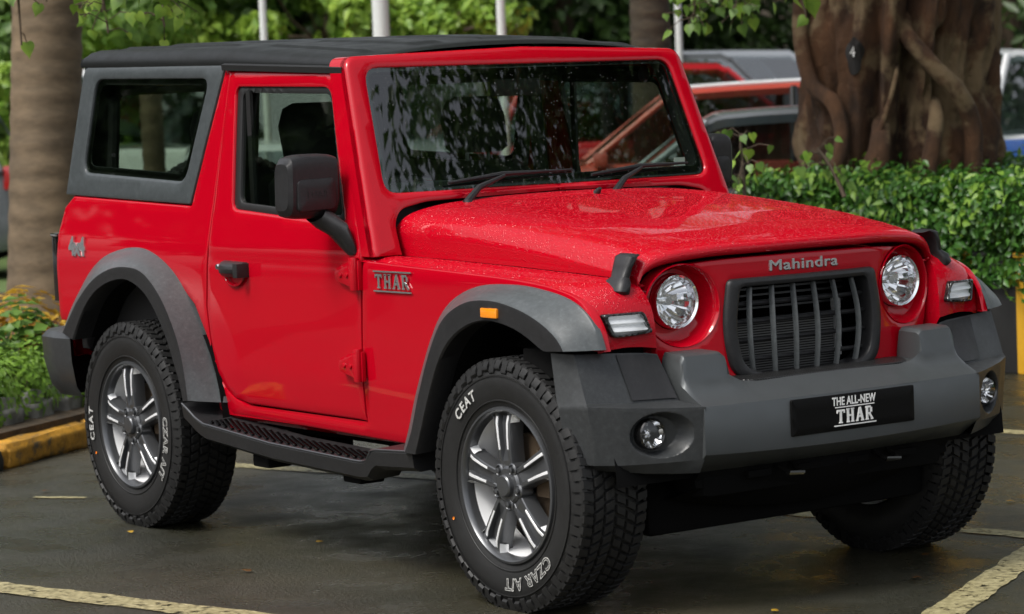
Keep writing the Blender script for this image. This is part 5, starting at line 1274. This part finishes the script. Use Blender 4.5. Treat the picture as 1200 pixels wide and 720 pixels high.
other_car('parked_van', (-18.4, 12.2), R(60), 'white', 'white minivan partly behind the far windscreen pillar', 'van', 1.95, 4.2, 1.8)
other_car('parked_suv', (-9.6, 13.6), R(60), 'white', 'white tall car at the right edge beyond the fig trunk, the farther one', 'suv', 1.80, 4.4, 1.8)
other_car('parked_sedan', (-6.4, 11.6), R(235), 'white', 'white sedan at the right edge beyond the fig trunk, the nearer one', 'sedan', 1.42, 4.4, 1.75)
other_car('parked_hatchback', (-18.9, 4.4), R(235), 'grey', 'grey car with yellow side stripes at the left edge beyond the palm trunk', 'hatch', 1.75, 3.9, 1.7, None, True)
other_car('parked_van', (-16.0, 7.4), R(200), 'white', 'white van glimpsed through the door window', 'van', 2.0, 4.6, 1.9)
other_car('parked_hatchback', (-11.6, 5.1), R(-30), 'white', 'white hatchback glimpsed low through the door window', 'hatch', 1.28, 3.7, 1.65)
other_car('parked_sedan', (-15.6, 11.0), R(50), 'red', 'red car glimpsed through the windscreen and far door window', 'sedan', 1.5, 4.3, 1.75)
other_car('parked_hatchback', (-17.0, 14.6), R(70), 'silver', 'silver hatchback above the red parked car, far back beside the slim pole', 'hatch', 2.0, 3.9, 1.75)
# blue drum by the fig trunk
bl = mat('blue_plastic', (.02, .12, .45), .4); q = MB(); q.lathe([(.001, 0), (.26, 0), (.27, .05), (.285, .25), (.27, .27), (.285, .29), (.29, .55), (.275, .57), (.29, .59), (.28, .9), (.26, .95), (.001, .95)], bl, 28)
for i, v in enumerate(q.v): q.v[i] = (v[0], v[2], v[1])
o = q.build('plastic_drum', ang=50); o.location = (-7.8, 9.6, .15); tag(o, 'blue plastic drum beyond the hedge at the right edge', 'drum')

# arcaded building far behind
bm_ = mat('weathered_stone', (.14, .115, .085), .85); t = tex(bm_, 'noise', .8, 6); setcol(bm_, ramp(bm_, t.outputs[0], [(.3, (.08, .065, .05)), (.7, (.19, .16, .12))]))
bd = empty('arcaded_building', (-36.5, 34.0, 0), R(144 - 90)); tag(bd, 'old dim stone building with a row of arches, far behind the parked cars', 'building')
ho = []
for k in range(-9, 10):
    c = k * 1.9; w = .62; ho.append([(c - w, .15), (c + w, .15), (c + w, 1.9)] + [(c + w * math.cos(a), 1.9 + w * math.sin(a)) for a in np.linspace(.2, math.pi - .2, 9)] + [(c - w, 1.9)])
for k in range(-9, 10): c = k * 1.9; ho.append([(c - .45, 3.8), (c + .45, 3.8), (c + .45, 5.6), (c - .45, 5.6)])
panel('wall', [(-18.5, 0), (18.5, 0), (18.5, 7), (-18.5, 7)], lambda x, z, d: (x, d, z), bm_, bd, holes=ho, step=1.2, r=.02, thick=.45)
q = MB(); q.box((0, 2.5, 3.5), (37, .1, 7), M['void']); q.box((0, 1.2, .02), (37, 2.6, .1), bm_); q.build('inner_wall', bd, smooth=False)
q = MB(); q.box((0, -.1, 3.15), (37.4, .35, .22), bm_); q.box((0, -.15, 7.05), (37.6, .5, .3), bm_); q.build('cornice', bd, bevel=.03)
q = MB(); q.prism([(-18.8, 7.2), (18.8, 7.2), (17, 9.4), (-17, 9.4)], lambda p: (p[0], -.3 + (p[1] - 7.2) * .9, p[1]), lambda p: (p[0], 6 - (p[1] - 7.2) * .9, p[1]), mat('old_roof_tiles', (.10, .04, .025), .8)); q.build('roof', bd, smooth=False)

# trees all round the car park
T = [((-25.0, 8.4), 8, 'mid', 'dense green tree beyond the palm trunk'), ((-29.3, 11.9), 9, 'mid', 'tall tree behind the yellow-green twig'), ((-21.5, 9.4), 6.5, 'mid', 'mid green tree right of the palm trunk'),
     ((-31.8, 15.7), 10, 'dark', 'deep green tree behind the slim left pole'), ((-27, 14.2), 8, 'dark', 'dark bushy tree left of the thick lamp post'), ((-28.5, 17.3), 9, 'dark', 'dark tree behind the thick lamp post'),
     ((-25.9, 17.6), 8, 'dark', 'dark tree right of the slim white pole'), ((-22.8, 16.4), 7, 'dark', 'very dark tree above the windscreen'), ((-27.9, 21.6), 10, 'dark', 'dark tree behind the slender palm'),
     ((-26.3, 26.5), 9, 'dark', 'dark tree behind the fig trunk, left side'), ((-20.4, 22.5), 9, 'dark', 'dark tree behind the fig trunk, right side'), ((-14.7, 24.6), 9, 'mid', 'green tree at the right edge far behind the white cars'), ((-37, 3), 11, 'dark', 'dark tree at the left edge far behind the striped car'), ((-30, -3), 10, 'mid', 'green tree far left, outside the photo'), ((-6, 28), 9, 'dark', 'dark tree far right, outside the photo'), ((3, 30), 9, 'mid', 'green tree farther right, outside the photo')]
for k, (b_, h, lm, lab) in enumerate(T): tree('shade_tree', b_, h, (3.6, 3.6, h * .42), lab, lm, 62, 230, .24, 100 + k, 'trees behind the car park', h * .52)
tree('small_lime_tree', (-18.8, 10.2), 3.9, (1.0, 1.0, 1.15), 'small bright green tree above the roof, left of the thick lamp post', 'lime', 34, 150, .17, 201, None, 2.75, .07)
o = palm('timber_post', (-11.9, 4.3), .09, .085, 1.72, 'short tan timber post glimpsed through the rear side window', (0, 0), PB, False, 5); o['category'] = 'post'
tree('small_lime_tree', (-20.0, 8.2), 3.0, (1.5, 1.5, 1.2), 'low lime tree seen through the rear side window', 'lime', 40, 150, .17, 203, None, 1.6, .06)
tree('small_lime_tree', (-16.3, 9.95), 3.6, (.95, .95, 1.15), 'small bright green tree above the roof, right of the thick lamp post', 'lime', 34, 150, .16, 202, None, 2.55, .07)
# trees round the camera's side of the lot: unseen directly, mirrored in paint and glass
T2 = [((5.2, 8.7), 10.4, (4.2, 4.2, 3.4), 'dark'), ((-15, -16), 9, (4, 4, 3.6), 'dark'), ((-24, -8), 10, (4.2, 4.2, 4), 'dark'), ((-8, -23), 9, (4.2, 4.2, 3.6), 'dark'), ((2, -26), 9, (4.2, 4.2, 3.6), 'dark'), ((13, -24), 8, (4.2, 4.2, 3.2), 'dark'), ((26, -12), 8, (4, 4, 3.2), 'dark'), ((-18, -12.5), 8, (4, 4, 3.9), 'dark'), ((-27, -19), 11, (5, 5, 5.2), 'dark')]
for k, (b_, h, cr, lm) in enumerate(T2): tree('shade_tree', b_, h, cr, ['tall green tree facing the windscreen, outside the photo', 'dark tree left of the camera, outside the photo', 'dark tree at far left, outside the photo', 'dark tree behind the camera on the left, outside the photo', 'dark tree directly behind the camera, outside the photo', 'dark tree behind the camera on the right, outside the photo', 'dark tree at far right behind the camera, outside the photo', 'low dark tree mirrored in the door glass, outside the photo', 'tall dark tree behind it on the left, outside the photo'][k], lm, 150 if k == 0 else 90, 200, .20 if k == 0 else .36, 300 + k, 'trees round the near side of the lot', 8.3 if k == 0 else h * .52)

# scattered fallen leaves
r = random.Random(3)
spots = [(-3.55, -.72, 'brown'), (-2.28, -.98, 'croton'), (-1.55, -.62, 'croton'), (.08, -1.22, 'croton'), (.62, -.35, 'croton'), (-.32, 1.62, 'croton'), (.02, 1.42, 'brown'), (.72, .72, 'lime'), (.25, .62, 'brown'), (-1.2, -1.1, 'brown'), (1.1, -.9, 'brown'), (-2.9, -1.3, 'brown'), (-.6, 1.35, 'croton'), (.55, .30, 'brown')]
names = ['small dry leaf by the curb side of the rear wheel', 'pale yellow leaf touching the rear tyre foot', 'yellow leaf on the asphalt under the side step', 'orange-brown leaf on the asphalt below the front tyre', 'orange leaf lying ahead of the bumper on dark asphalt', 'orange leaf beyond the far front tyre', 'brown leaf beside the short painted line at right', 'green leaf lying on the corner of the painted lines', 'brown leaf in the shade of the far front tyre', 'brown leaf on the asphalt between the two near wheels', 'brown leaf at the bottom edge right of the front wheel', 'brown leaf on the asphalt near the left painted line', 'yellow leaf behind the far front tyre', 'brown leaf just ahead of the far front tyre']
for (x, y, m_), lab in zip(spots, names):
    q = MB(); heart_leaf(q, Vector((0, 0, .012)), Vector((r.uniform(-1, 1), r.uniform(-1, 1), .05)), Vector((r.uniform(-.3, .3), r.uniform(-.3, .3), 1)), r.uniform(.022, .038), LM[m_]); o = q.build('fallen_leaf', ang=80); o.location = (x, y, 0); tag(o, lab, 'leaf', 'fallen leaves on the asphalt')
